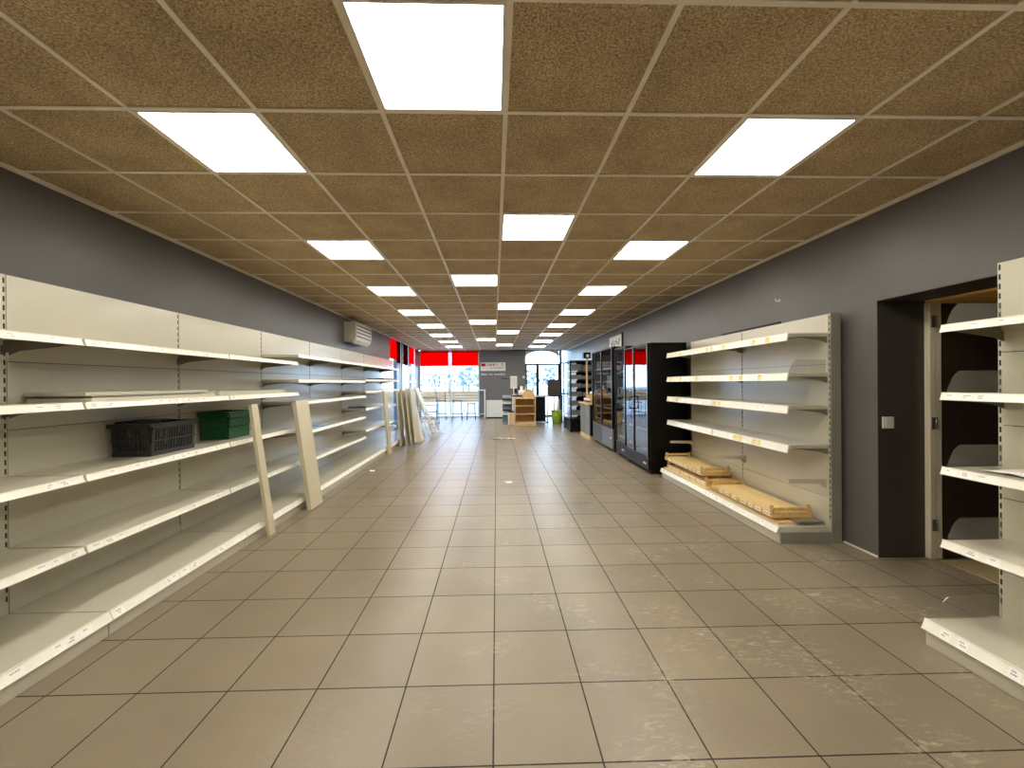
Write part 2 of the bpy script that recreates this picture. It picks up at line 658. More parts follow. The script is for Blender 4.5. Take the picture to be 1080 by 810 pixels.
# lining of the deep opening, dark
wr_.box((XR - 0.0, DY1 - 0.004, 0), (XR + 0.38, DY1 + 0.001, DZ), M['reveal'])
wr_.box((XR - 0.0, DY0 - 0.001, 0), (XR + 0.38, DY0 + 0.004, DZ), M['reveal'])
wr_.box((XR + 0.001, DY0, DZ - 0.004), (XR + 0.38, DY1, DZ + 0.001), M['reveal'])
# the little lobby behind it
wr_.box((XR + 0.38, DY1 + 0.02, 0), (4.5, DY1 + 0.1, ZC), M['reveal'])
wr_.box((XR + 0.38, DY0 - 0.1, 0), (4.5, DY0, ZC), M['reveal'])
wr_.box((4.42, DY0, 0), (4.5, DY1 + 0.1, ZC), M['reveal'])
struct('wall_right', wr_)
struct('wall_back', MB().box((-3.2, YB - 0.2, 0), (XR + 0.38, YB, ZC + 0.03), M['wall']))
# far wall: a grey piece between the two glazed openings, with an arched head on the right
AX0, AX1, AZ = 1.27, 2.62, 2.16
wf = MB()
wf.box((-0.60, YF, 0), (AX0, YF + 0.22, ZC + 0.03), M['feature'])
wf.box((-3.2, YF, 2.68), (XR + 0.38, YF + 0.22, ZC + 0.03), M['feature'])
wf.box((-3.2, YF, 0), (-3.02, YF + 0.22, ZC), M['wall'])
pts = []
n = 16
for i in range(n + 1):
    t = pi * i / n
    pts.append((AX0 + (AX1 - AX0) * (0.5 - 0.5 * cos(t)), 2.34 + 0.33 * sin(t) ** 0.8))
wf.prism(pts[n // 2:] + [(AX1, 2.68), (pts[n // 2][0], 2.68)], 1, YF + 0.01, YF + 0.2, M['white'])
wf.prism([(AX0, 2.68)] + pts[:n // 2 + 1] + [(pts[n // 2][0], 2.68)], 1, YF + 0.01, YF + 0.2, M['white'])
struct('wall_far', wf)
struct('baseboard_right', MB().box((XR - 0.008, DY1, 0), (XR, 3.42, 0.014), M['white']))


# -- glazing
def frame_rect(mb, x0, x1, z0, z1, y, w, d, m):
    mb.box((x0, y, z0), (x0 + w, y + d, z1), m)
    mb.box((x1 - w, y, z0), (x1, y + d, z1), m)
    mb.box((x0 + w, y, z0), (x1 - w, y + d, z0 + w), m)
    mb.box((x0 + w, y, z1 - w), (x1 - w, y + d, z1), m)


w1 = MB()
frame_rect(w1, -3.02, -0.60, 0.0, 2.68, YF + 0.06, 0.06, 0.08, M['wframe'])
w1.box((-1.80, YF + 0.06, 0.06), (-1.74, YF + 0.14, 2.62), M['wframe'])
o1 = struct('window_1', w1)
for a, b in ((-2.96, -1.80), (-1.74, -0.66)):
    struct('pane', MB().box((a, YF + 0.095, 0.06), (b, YF + 0.103, 2.62), M['pane']), o1)

w2 = MB()
y = YF + 0.06
frame_rect(w2, AX0, 2.66, 0.0, AZ, y, 0.07, 0.08, M['dframe'])
w2.box((1.70, y, 0.07), (1.82, y + 0.08, AZ - 0.07), M['dframe'])
w2.box((2.66, y - 0.03, 0), (2.74, y + 0.1, 2.68), M['dframe'])
w2.box((2.74, y, AZ - 0.02), (XR, y + 0.08, AZ + 0.05), M['dframe'])
w2.box((2.74, y, 0.9), (XR, y + 0.08, 0.96), M['dframe'])
w2.tube([(2.35, y + 0.02, 2.665), (2.52, y + 0.02, 2.63), (2.70, y + 0.02, 2.5)], 0.03, M['dframe'])
o2 = struct('window_2', w2)
struct('pane', MB().box((AX0 + 0.07, y + 0.03, 0.07), (1.70, y + 0.04, AZ - 0.07), M['pane']), o2)
struct('pane', MB().box((1.82, y + 0.03, 0.07), (2.59, y + 0.04, AZ - 0.07), M['pane']), o2)
struct('pane', MB().box((2.74, y + 0.03, 0.0), (XR, y + 0.04, 2.68), M['pane']), o2)
ap = MB()
ap.prism([(AX0, AZ)] + pts + [(AX1, AZ)], 1, y + 0.03, y + 0.036, M['pane'])
struct('pane', ap, o2)

w3 = MB()
mull = (WY0, 12.98, 14.12, WY1 - 0.08)
for yy in mull:
    w3.box((XL - 0.14, yy, 0.08), (XL - 0.02, yy + 0.08, ZC), M['wframe'])
for yy, wd_ in ((12.50, 0.48), (13.20, 0.16), (14.26, 0.14)):       # dark intermediate posts
    w3.box((XL - 0.13, yy, 0.08), (XL - 0.03, yy + wd_, ZC), M['sky_tint_post'])
for a, b in zip(mull, mull[1:]):
    w3.box((XL - 0.13, a + 0.08, 0.08), (XL - 0.05, b, 0.14), M['wframe'])
    w3.box((XL - 0.13, a + 0.08, ZC - 0.06), (XL - 0.05, b, ZC), M['wframe'])
o3 = struct('window_3', w3)
for a, b in zip(mull, mull[1:]):
    struct('pane', MB().box((XL - 0.10, a + 0.08, 0.14), (XL - 0.093, b, ZC - 0.06), M['pane']), o3)

# -- doorway in the right wall: jamb with hinges, timber head, opened leaf
dj = MB()
JX = 3.35
dj.box((JX - 0.012, DY1 - 0.05, 0), (JX + 0.03, DY1 - 0.006, 1.97), M['jamb'], 0.003)
dj.box((JX + 0.034, DY1 - 0.045, 0), (JX + 0.085, DY1 - 0.006, 1.97), M['jamb'], 0.003)
od = struct('door_1', dj)
hm = MB()
for z in (0.22, 1.0, 1.78):
    hm.box((JX - 0.004, DY1 - 0.056, z), (JX + 0.03, DY1 - 0.05, z + 0.09), M['steel'])
    hm.tube([(JX + 0.032, DY1 - 0.055, z), (JX + 0.032, DY1 - 0.055, z + 0.09)], 0.006, M['steel'], 8)
struct('hinge', hm, od)
struct('door_leaf', MB().box((JX + 0.09, DY1 - 0.04, 0.01), (4.26, DY1 + 0.0, 1.965), M['doorleaf'], 0.003), od)
struct('door_head', MB().box((JX, DY0 + 0.005, 1.972), (4.42, DY1 - 0.006, 1.99), M['soffit']), od)
lb = MB().box((3.72, DY1 - 0.044, 1.765), (3.84, DY1 - 0.04, 1.80), M['redpaint'])
lb.box((3.73, DY1 - 0.0445, 1.778), (3.83, DY1 - 0.044, 1.786), M['paper'])
struct('door_label', lb, od)

# ------------------------------------------------------------------ ceiling lights
ORD = ['nearest', 'second', 'third', 'fourth', 'fifth', 'sixth', 'seventh', 'eighth', 'ninth', 'tenth']


def ceiling_light(k, j, label):
    x0, y0 = GX + k * T + 0.012, GY + j * T + 0.012
    x1, y1 = x0 + T - 0.024, y0 + T - 0.024
    o = thing('ceiling_light', label, 'ceiling light', ((x0 + x1) / 2, (y0 + y1) / 2, ZC), 0, 'square LED panels in the ceiling')
    f = MB()
    w, z0, z1 = 0.012, ZC - 0.003, ZC + 0.04
    f.box((x0, y0, z0), (x0 + w, y1, z1), M['white'])
    f.box((x1 - w, y0, z0), (x1, y1, z1), M['white'])
    f.box((x0 + w, y0, z0), (x1 - w, y0 + w, z1), M['white'])
    f.box((x0 + w, y1 - w, z0), (x1 - w, y1, z1), M['white'])
    f.box((x0 + w, y0 + w, z1 - 0.004), (x1 - w, y1 - w, z1), M['white'])
    part('frame', f, o)
    part('diffuser', MB().box((x0 + w, y0 + w, ZC), (x1 - w, y1 - w, ZC + 0.01), M['led']), o)
    return o


rowname = {-3: 'in the row along the empty shelving run', 2: 'in the row along the fridge wall',
           -1: 'in the middle row nearer the shelving run', 0: 'in the middle row nearer the fridges'}
for k in (-3, 2, -1, 0):
    vis = sorted(j for kk, j in lights if kk == k and j >= -1)
    hid = sorted((j for kk, j in lights if kk == k and j < -1), reverse=True)
    for n, j in enumerate(vis):
        if n == len(vis) - 1:
            w = 'farthest square white light panel '
        else:
            w = ORD[n] + ' square white light panel '
        ceiling_light(k, j, w + rowname[k])
    for n, j in enumerate(hid):
        ceiling_light(k, j, ('first' if n == 0 else 'second') + ' square light panel overhead behind the viewer ' + rowname[k])


# ------------------------------------------------------------------ shelving
def rail_mesh(x, y0, y1, ztop, h, seed, dense=0.6, slant=0.010, yellow=0.0, ink=True):
    """slanted price rail with paper labels and printed dashes on its face"""
    rnd = random.Random(seed)
    mb = MB()
    mb.prism([(x - 0.012, ztop), (x - 0.002, ztop), (x + slant, ztop - h), (x + slant - 0.010, ztop - h)], 1, y0, y1, M['rail'])
    mb.box((x - 0.004, y0, ztop - 0.004), (x + 0.001, y1, ztop + 0.002), M['rail'])
    mb.box((x + slant - 0.004, y0, ztop - h - 0.001), (x + slant + 0.003, y1, ztop - h + 0.003), M['rail'])

    def face(ya, yb, fa, fb, m, lift):
        def p(yv, f):
            return (x - 0.002 + (slant + 0.002) * f + lift, yv, ztop - h * f + lift * 0.3)
        mb.quad([p(ya, fa), p(yb, fa), p(yb, fb), p(ya, fb)], m)
    yv = y0 + 0.02
    while yv < y1 - 0.07:
        w = rnd.choice((0.045, 0.055, 0.06, 0.075))
        if rnd.random() < dense and yv + w < y1 - 0.01:
            face(yv, yv + w, 0.14, 0.90, M['yellow'] if rnd.random() < yellow else M['paper'], 0.0006)
            if ink:
                for r in range(rnd.randint(1, 2)):
                    a = yv + w * rnd.uniform(0.08, 0.3)
                    b = a + w * rnd.uniform(0.2, 0.5)
                    f = 0.3 + 0.26 * r
                    while a < b:
                        c = a + rnd.uniform(0.003, 0.007)
                        face(a, min(c, yv + w - 0.003), f, f + 0.13, M['ink'], 0.0011)
                        a = c + 0.002
        yv += w + rnd.choice((0.004, 0.01, 0.03, 0.12))
    return mb


def divider_mesh(y, depth, z, h):
    mb = MB()
    prof = [(0.01, z + 0.001), (depth - 0.02, z + 0.001), (depth - 0.02, z + 0.02), (depth - 0.05, z + h * 0.75), (depth - 0.085, z + h), (0.01, z + h)]
    mb.prism(prof, 1, y - 0.0015, y + 0.0015, M['acrylic'])
    return mb


def shelf_parts(o, W, z, depth, rh, seed, dense, yellow=0.0, brackets=True, lift=0.002):
    s_ = MB()
    s_.box((0.004, 0.012, z - 0.006), (depth - 0.014, W - 0.012, z), M['panel'])
    s_.box((0.004, 0.012, z - 0.03), (0.012, W - 0.012, z - 0.006), M['panel'])
    s_.box((depth - 0.022, 0.012, z - 0.03), (depth - 0.014, W - 0.012, z - 0.006), M['panel'])
    s_.box((0.012, 0.012, z - 0.03), (depth - 0.022, 0.016, z - 0.006), M['panel'])
    s_.box((0.012, W - 0.016, z - 0.03), (depth - 0.022, W - 0.012, z - 0.006), M['panel'])
    sh = part('shelf', s_, o)
    part('price_rail', rail_mesh(depth - 0.006, 0.008, W - 0.008, z + lift, rh, seed, dense, yellow=yellow), sh)
    for yb in (0.017, W - 0.019):
        b = MB()
        b.prism([(0.0, z - 0.006), (depth * 0.85, z - 0.006), (depth * 0.85, z - 0.03), (0.06, z - 0.062), (0.0, z - 0.085)], 1, yb, yb + 0.002, M['bracket'])
        part('shelf_bracket', b, sh)
    return sh


def upright_mesh(y, H, m_post, wide=0.009):
    mb = MB()
    mb.box((-0.055, y - wide, 0.0), (-0.004, y + wide, H), m_post)
    z = 0.2
    while z < H - 0.03:
        mb.box((-0.0045, y - 0.0042, z), (-0.0034, y + 0.0042, z + 0.030), M['slot'])
        z += 0.05
    return mb


def bay(label, group, origin, rot, W, H, base_d, depth, levels, seed, ends=(True, False), dense=0.6, rh=0.037, yellow=0.0,
        dividers=None, loose=(), end_panel=False, base_h=0.135):
    o = thing('shelving_bay', label, 'shelving', origin, rot, group, local=True)
    bp_ = MB()
    zs = [0.0, 0.38, 0.76, 1.14, 1.52, H] if H > 1.9 else [0, 0.4, 0.8, 1.2, 1.6, H]
    for a, b in zip(zs, zs[1:]):
        bp_.box((-0.018, 0.0105, a + 0.002), (0.0, W - 0.0105, b - 0.002), M['panel'])
    part('back_panel', bp_, o)
    if ends[0]:
        part('upright', upright_mesh(0.0, H, M['panel']), o)
    if ends[1]:
        part('upright', upright_mesh(W, H, M['panel']), o)
    bs = MB()
    bs.box((0.002, 0.004, base_h - 0.008), (base_d - 0.014, W - 0.004, base_h), M['panel'])
    bs.box((base_d - 0.024, 0.004, base_h - 0.045), (base_d - 0.014, W - 0.004, base_h - 0.008), M['panel'])
    sh = part('base_shelf', bs, o)
    part('price_rail', rail_mesh(base_d - 0.008, 0.003, W - 0.003, base_h + 0.002, 0.048, seed + 77, dense, slant=0.018), sh)
    kp = MB()
    kp.box((base_d - 0.03, 0.003, 0.0), (base_d - 0.015, W - 0.003, base_h - 0.046), M['panel'], 0.002)
    for yy in (0.003, W - 0.018):
        kp.box((0.0, yy, 0.0), (base_d - 0.03, yy + 0.015, base_h - 0.008), M['panel'])
    part('kick_plate', kp, o)
    for i, lv in enumerate(levels):
        shelf_parts(o, W, lv, depth, rh, seed * 31 + i, dense, yellow)
    for yy, z, d in (dividers or ()):
        part('shelf_divider', divider_mesh(yy, d, z, 0.115 if z > 0.2 else 0.12), o, 'clear acrylic side divider')
    for yy, z in loose:
        b = MB()
        b.prism([(0.0, z), (depth * 0.92, z), (depth * 0.92, z - 0.030), (0.05, z - 0.04), (0.0, z - 0.08)], 1, yy - 0.014, yy + 0.014, M['panel'])
        part('bare_bracket', b, o)
    if end_panel:
        e = MB()
        yy = W + 0.011
        e.box((-0.085, yy - 0.001, 0.0), (0.001, yy + 0.012, H), M['greypanel'], 0.002)
        e.box((0.0, W - 0.003, 0.0), (base_d - 0.02, yy + 0.006, 0.095), M['greypanel'], 0.002)
        part('end_panel', e, o, 'grey painted end panel')
    return o


BX, Y0, WB = -2.68, 2.335, 1.243
RUN = 'beige shelving bays along the long wall'
lvBC = (1.64, 1.29, 0.89, 0.495)
lvDE = (1.73, 1.44, 1.18, 0.82, 0.465)
lvF = (1.73, 1.465, 1.255, 0.952, 0.575)
lvG = (1.73, 1.465, 1.255, 0.92, 0.52)
specs = [
    (-1, lvBC, 'nearest beige metal shelving bay of the long wall run, all shelves empty', 0.75),
    (0, lvBC, 'beige shelving bay of the long wall run holding the black basket', 0.7),
    (1, lvBC, 'beige shelving bay of the long wall run holding the green crate', 0.5),
    (2, lvDE, 'beige shelving bay behind the wide leaning panel, pale sheets on one shelf', 0.35),
    (3, lvDE, 'empty beige shelving bay just beyond the wide leaning panel', 0.3),
    (4, lvF, 'beige shelving bay below the air conditioner, glass sheet on one shelf', 0.15),
    (5, lvG, 'beige shelving bay behind the far bundle of leaning panels', 0.1),
    (6, (), 'last bay of the long run beside the side windows, bare back panel only', 0.0),
]
for i, lv, lab, dn in specs:
    bay(lab, RUN, (BX, Y0 + i * WB, 0), 0, WB, 2.0, 0.555, 0.425, lv, 100 + i, ends=(True, i == 6), dense=dn)

# two bays on the fridge wall (local y runs back towards the viewer)
RB, RY = 2.85, 5.885
RG = 'beige shelving bays on the fridge wall'
bay('beige shelving bay next to the black fridge, two stacked wooden trays on its base', RG, (RB, RY, 0), pi, 1.23, 1.95, 0.455, 0.36,
    (1.785, 1.445, 1.165, 0.83), 301, dense=0.45, rh=0.066, yellow=0.25, loose=((0.045, 0.53),))
bay('beige grey-ended shelving bay beside the doorway, one wooden tray on its base', RG, (RB, RY - 1.23, 0), pi, 1.23, 1.95, 0.455, 0.36,
    (1.785, 1.445, 1.165, 0.83), 302, ends=(True, True), dense=0.45, rh=0.066, yellow=0.35,
    loose=((0.045, 0.53), (1.18, 0.53)), dividers=((1.208, 1.445, 0.35),), end_panel=True)
# the bay standing in front of the doorway
bay('beige shelving bay in front of the dark doorway, clear dividers at its end', 'shelving before the doorway', (2.65, 2.085, 0), pi, 1.243, 1.99, 0.425, 0.33,
    (1.66, 1.31, 0.925, 0.545), 401, ends=(True, True), dense=0.55,
    dividers=tuple((0.016, z, 0.32) for z in (1.66, 1.31, 0.925, 0.545)) + ((0.014, 0.135, 0.38),))


# ------------------------------------------------------------------ things on the left shelves
def basket(name, label, cat, x0, x1, y0, y1, z, h, m, rows_, bar):
    """open plastic basket: slatted sides, rim, corner posts, floor"""
    o = thing(name, label, cat, ((x0 + x1) / 2, (y0 + y1) / 2, z))
    b = MB()
    t = 0.012
    b.box((x0, y0, z), (x1, y1, z + 0.012), m)
    tp = 0.018                       # the sides lean outwards

    def side(ax, at, lo, hi, out):
        n = max(4, int((hi - lo) / bar))
        for i in range(n + 1):
            c = lo + (hi - lo) * i / n
            w = 0.0065 if 0 < i < n else 0.020
            a, d = max(lo - 0.0, c - w), min(hi + 0.0, c + w)
            q = [[], []]
            for zz, k in ((z, 0.0), (z + h, out * tp)):
                for cc in (a, d):
                    for th in (0.0, -out * t * 0.6):
                        v = [0, 0, zz]
                        v[ax] = at + k + th
                        v[1 - ax] = cc
                        q[0 if zz == z else 1].append(v)
            A = [b.bm.verts.new(v) for v in q[0]]
            Bv = [b.bm.verts.new(v) for v in q[1]]
            fs = []
            for e in ((0, 1), (1, 3), (3, 2), (2, 0)):
                fs.append(b.bm.faces.new((A[e[0]], A[e[1]], Bv[e[1]], Bv[e[0]])))
            b._set(fs, m)
        for f0, f1 in rows_:
            k = out * tp * (f0 + f1) / 2
            lo3, hi3 = [0, 0, z + h * f0], [0, 0, z + h * f1]
            lo3[ax], hi3[ax] = at + k - t * 0.5, at + k + t * 0.5
            lo3[1 - ax], hi3[1 - ax] = lo, hi
            b.box(lo3, hi3, m)
    side(0, x0, y0, y1, -1)
    side(0, x1, y0, y1, 1)
    side(1, y0, x0, x1, -1)
    side(1, y1, x0, x1, 1)
    part('basket_body', b, o)
    r = MB()
    e = 0.026
    for lo3, hi3 in (((x0 - e, y0 - e, 0), (x1 + e, y0 + 0.002, 0)), ((x0 - e, y1 - 0.002, 0), (x1 + e, y1 + e, 0)),
                     ((x0 - e, y0 + 0.002, 0), (x0 + 0.002, y1 - 0.002, 0)), ((x1 - 0.002, y0 + 0.002, 0), (x1 + e, y1 - 0.002, 0))):
        r.box((lo3[0], lo3[1], z + h - 0.022), (hi3[0], hi3[1], z + h + 0.004), m, 0.003)
    part('rim', r, o)
    return o


ob = basket('shopping_basket', 'black plastic basket with slatted sides on the middle shelf', 'basket', -2.635, -2.385, 2.92, 3.33, 0.89, 0.222, M['basket'],
            ((0.0, 0.14), (0.44, 0.50), (0.84, 1.0)), 0.024)
hd = MB()
hd.tube([(-2.63, 2.93, 1.115), (-2.62, 2.93, 1.125), (-2.56, 3.06, 1.131), (-2.53, 3.26, 1.121)], 0.008, M['basket'])
part('handle', hd, ob)
ob = basket('plastic_crate', 'green plastic crate beside the black basket on the middle shelf', 'crate', -2.635, -2.41, 3.79, 4.10, 0.89, 0.245, M['green'],
            ((0.0, 0.42), (0.46, 0.74), (0.78, 1.0)), 0.05)


def spare_shelf(label, x0, x1, y0, y1, z, t=0.016, tilt=0.0):
    mb = MB()
    mb.box((x0, y0, z + t - 0.004), (x1, y1, z + t), M['panel'])
    mb.box((x0, y0, z), (x0 + 0.006, y1, z + t - 0.004), M['panel'])
    mb.box((x1 - 0.006, y0, z), (x1, y1, z + t - 0.004), M['panel'])
    mb.box((x0 + 0.006, y0, z), (x1 - 0.006, y0 + 0.006, z + t - 0.004), M['panel'])
    mb.box((x0 + 0.006, y1 - 0.006, z), (x1 - 0.006, y1, z + t - 0.004), M['panel'])
    return single('loose_shelf', mb, label, 'shelf board', 'loose shelf boards lying on the upper shelf')


spare_shelf('bottom board of the short flat stack lying on the upper shelf above the black basket', -2.66, -2.30, 2.42, 3.46, 1.29, 0.022)
spare_shelf('middle board of the short flat stack lying on the upper shelf above the black basket', -2.655, -2.335, 2.46, 3.50, 1.312, 0.014)
spare_shelf('top board of the short flat stack lying on the upper shelf above the black basket', -2.655, -2.315, 2.40, 3.40, 1.326, 0.020)
spare_shelf('single flat board lying on the upper shelf above the green crate', -2.65, -2.33, 3.56, 4.66, 1.29, 0.038)

ps = MB()
for i, (a, b, dz) in enumerate(((4.96, 5.32, 0.0), (5.22, 5.66, 0.004), (5.52, 5.88, 0.008))):
    ps.box((-2.53, a, 0.82 + dz), (-2.275, b, 0.8235 + dz), M['sheet'])
single('acrylic_sheets', ps, 'overlapping pale blue clear sheets lying on a shelf behind the wide leaning panel', 'plastic sheet')
gs = MB()
gs.box((-2.60, 7.40, 0.952), (-2.285, 8.42, 0.957), M['sheet'])
gs.box((-2.60, 7.40, 0.957), (-2.30, 7.46, 0.975), M['slot'])
single('glass_sheet', gs, 'greenish clear sheet lying on a shelf below the air conditioner', 'glass sheet')
bt = MB()
bt.box((-2.64, 8.62, 1.465), (-2.30, 9.74, 1.471), M['black'])
bt.box((-2.305, 8.62, 1.471), (-2.295, 9.74, 1.50), M['black'])
bt.box((-2.64, 8.62, 1.471), (-2.63, 9.74, 1.50), M['black'])
bt.box((-2.63, 8.62, 1.471), (-2.305, 8.63, 1.50), M['black'])
bt.box((-2.63, 9.73, 1.471), (-2.305, 9.74, 1.50), M['black'])
single('shallow_tray', bt, 'shallow black tray on the shelf behind the far leaning bundle', 'tray')


# ------------------------------------------------------------------ leaning panels on the left
def lean(label, bx, by, tx, ty, tz, wid, th, m=None, group='panels leaning against the shelving run', lip=True, yaw=0.0, name='leaning_board'):
    """a flat folded panel standing on the floor at (bx,by), its head resting at (tx,ty,tz); wid runs along the wall"""
    m = m or M['panel2']
    b0, t0 = Vector((bx, by, 0)), Vector((tx, ty, tz))
    d = (t0 - b0).normalized()
    wv = Vector((sin(yaw), cos(yaw), 0))
    wv = (wv - d * wv.dot(d)).normalized()
    nv = d.cross(wv).normalized()
    if nv.x < 0:
        nv = -nv
    L_ = (t0 - b0).length
    c = (b0 + t0) / 2
    mb = MB()
    f = 0.003
    mb.obox(c + nv * (th / 2 - f / 2), (wv, d, nv), (wid / 2, L_ / 2, f / 2), m, 0.001)
    for s_ in (-1, 1):
        mb.obox(c + wv * (s_ * (wid / 2 - f / 2)) - nv * (f / 2), (wv, d, nv), (f / 2, L_ / 2, th / 2 - f / 2), m)
        mb.obox(c + d * (s_ * (L_ / 2 - f / 2)) - nv * (f / 2), (wv, d, nv), (wid / 2 - f, f / 2, th / 2 - f / 2), m)
    # settle the lowest edge on the floor
    lo = min(v.co.z for v in mb.bm.verts)
    for v in mb.bm.verts:
        v.co.z -= lo
    return single(name, mb, label, 'panel', group)


lean('narrow beige strip leaning on the shelves in front of the green crate', -2.065, 3.855, -2.20, 3.815, 1.20, 0.095, 0.03, name='leaning_strip')
lean('wide beige panel leaning on the shelves, its foot on the tiles beside the narrow strip', -2.035, 4.72, -2.195, 4.72, 1.20, 0.30, 0.045)
lean('slim upright beige panel standing alone beyond the wide leaning panel', -2.08, 8.22, -2.185, 8.25, 1.235, 0.22, 0.04)
xs = (-2.055, -1.93, -1.84, -1.75)
ln = ('nearest the shelves', 'second from the shelves', 'third from the shelves', 'outermost, a wide face to the aisle')
for i, x in enumerate(xs):
    lean('beige panel in the far leaning bundle, ' + ln[i], x, 9.25 + 0.05 * i, -2.17 + 0.085 * i, 9.32 + 0.10 * i, 1.22, 0.36 + 0.05 * i, 0.03,
         group='beige panels of the far leaning bundle')
lean('whitish panel leaning behind the beige bundle, bare metal look', -1.74, 9.99, -2.03, 10.0, 1.25, 0.44, 0.03, M['white'])
lean('dark edged board leaning beyond the bundle, partly under clear film', -1.84, 10.58, -2.20, 10.60, 1.24, 0.5, 0.035, M['greypanel'])
lean('outermost tilted beige board leaning above the crumpled film', -1.63, 11.22, -2.12, 11.24, 1.25, 0.55, 0.04)

# crumpled film heap
rw = random.Random(5)
wm = MB()
nu, nv_ = 22, 16
grid = []
for i in range(nu + 1):
    r_ = []
    for j in range(nv_ + 1):
        u, v = i / nu, j / nv_
        yv = 10.24 + 1.1 * u
        zv = 0.66 * (1 - v) ** 0.8 * (0.7 + 0.3 * sin(pi * min(1, u * 1.15)))
        xv = -1.70 + 0.20 * u - 0.33 * zv + 0.10 * v ** 3 + 0.02 * sin(9 * u + 3 * v)
        j_ = 0.028 if 0 < v < 1 else 0.01
        r_.append(wm.bm.verts.new((xv + rw.uniform(0, 2 * j_), yv + rw.uniform(-j_, j_), max(0.002, zv + (rw.uniform(-j_, j_) if v < 1 else 0)))))
    grid.append(r_)
fs = []
for i in range(nu):
    for j in range(nv_):
        fs.append(wm.bm.faces.new((grid[i][j], grid[i + 1][j], grid[i + 1][j + 1], grid[i][j + 1])))
wm._set(fs, M['wrap'])
single('plastic_film', wm, 'crumpled clear plastic film heaped against the far leaning boards', 'plastic film')

# ------------------------------------------------------------------ air conditioner on the left wall
o = thing('air_conditioner', 'beige wall air conditioner above the shelving run', 'air conditioner', (XL, 8.56, 2.21))
b = MB()
b.prism([(XL, 2.21), (XL + 0.15, 2.20), (XL + 0.215, 2.26), (XL + 0.235, 2.32), (XL + 0.235, 2.57), (XL + 0.21, 2.595), (XL, 2.595)], 1, 8.07, 9.05, M['ac'])
part('housing', b, o)
b = MB()
for z in (2.335, 2.405, 2.475, 2.545):
    b.box((XL + 0.235, 8.10, z - 0.026), (XL + 0.2365, 9.02, z + 0.004), M['acdark'])
    b.box((XL + 0.2365, 8.09, z + 0.004), (XL + 0.247, 9.03, z + 0.018), M['white'])
part('front_grille', b, o)
b = MB().obox((XL + 0.192, 8.56, 2.222), (Vector((0.76, 0, 0.65)), Vector((0, 1, 0)), Vector((-0.65, 0, 0.76))), (0.05, 0.46, 0.004), M['white'])
part('outlet_flap', b, o)

# ------------------------------------------------------------------ wooden trays on the right bays
def crate(label, x0, x1, y0, y1, z, tiltz=0.0):
    o = thing('wooden_tray', label, 'wooden tray', ((x0 + x1) / 2, (y0 + y1) / 2, z), 0, 'wooden trays on the base shelves')
    fl = MB().box((x0 + 0.01, y0 + 0.012, z + 0.042), (x1 - 0.006, y1 - 0.012, z + 0.050), M['ply'])
    part('tray_floor', fl, o, 'pale plywood floor')
    for yy in (y0, y1 - 0.018):
        e = MB()
        e.box((x0, yy, z), (x1, yy + 0.018, z + 0.045), M['crate'], 0.002)
        e.box((x0, yy, z + 0.062), (x1, yy + 0.018, z + 0.092), M['crate'], 0.002)
        for xx in (x0, x1 - 0.026):
            e.box((xx, yy + 0.018 if yy == y0 else yy - 0.022, z), (xx + 0.026, yy + 0.04 if yy == y0 else yy, z + 0.108), M['crate'], 0.002)
        part('end_slats', e, o)
    f = MB()
    f.box((x0 - 0.006, y0, z + 0.004), (x0, y1, z + 0.052), M['crate'], 0.0015)
    rnd = random.Random(int(y0 * 100))
    yv = y0 + 0.03
    while yv < y1 - 0.12:
        w = rnd.uniform(0.05, 0.11)
        f.box((x0 - 0.0068, yv, z + 0.010), (x0 - 0.006, yv + w, z + 0.046), M['paper'])
        a = yv + 0.008
        while a < yv + w - 0.012:
            c = a + rnd.uniform(0.006, 0.014)
            f.box((x0 - 0.0073, a, z + 0.018), (x0 - 0.0068, min(c, yv + w - 0.004), z + 0.036), M['oak'] if rnd.random() < 0.5 else M['ink'])
            a = c + 0.006
        yv += w + rnd.uniform(0.02, 0.08)
    part('printed_front', f, o)
    k = MB().box((x1 - 0.004, y0 + 0.04, z + 0.004), (x1 + 0.004, y1 - 0.04, z + 0.042), M['crate'])
    part('rear_slat', k, o)
    return o


crate('wooden tray lying alone on the base of the bay beside the doorway', 2.445, 2.80, 3.56, 4.58, 0.167)
mb = MB().box((2.45, 3.50, 0.137), (2.815, 4.60, 0.150), M['beech'])
mb.box((2.60, 3.46, 0.150), (2.83, 4.5, 0.167), M['bracket'])
single('flat_boards', mb, 'flat pale boards lying under the single wooden tray', 'board')
crate('lower wooden tray of the stack next to the black fridge', 2.46, 2.815, 4.72, 5.80, 0.152)
crate('upper wooden tray of the stack next to the black fridge', 2.445, 2.795, 4.80, 5.84, 0.2605)
single('backing_sheet', MB().box((2.43, 4.68, 0.137), (2.82, 5.86, 0.152), M['ply']), 'thin plywood sheet lying under the two stacked wooden trays', 'board')
single('batten', MB().box((2.86, 4.05, 1.951), (2.885, 5.1, 1.975), M['black'], 0.003), 'thin black batten lying on top of the fridge wall shelving', 'batten')

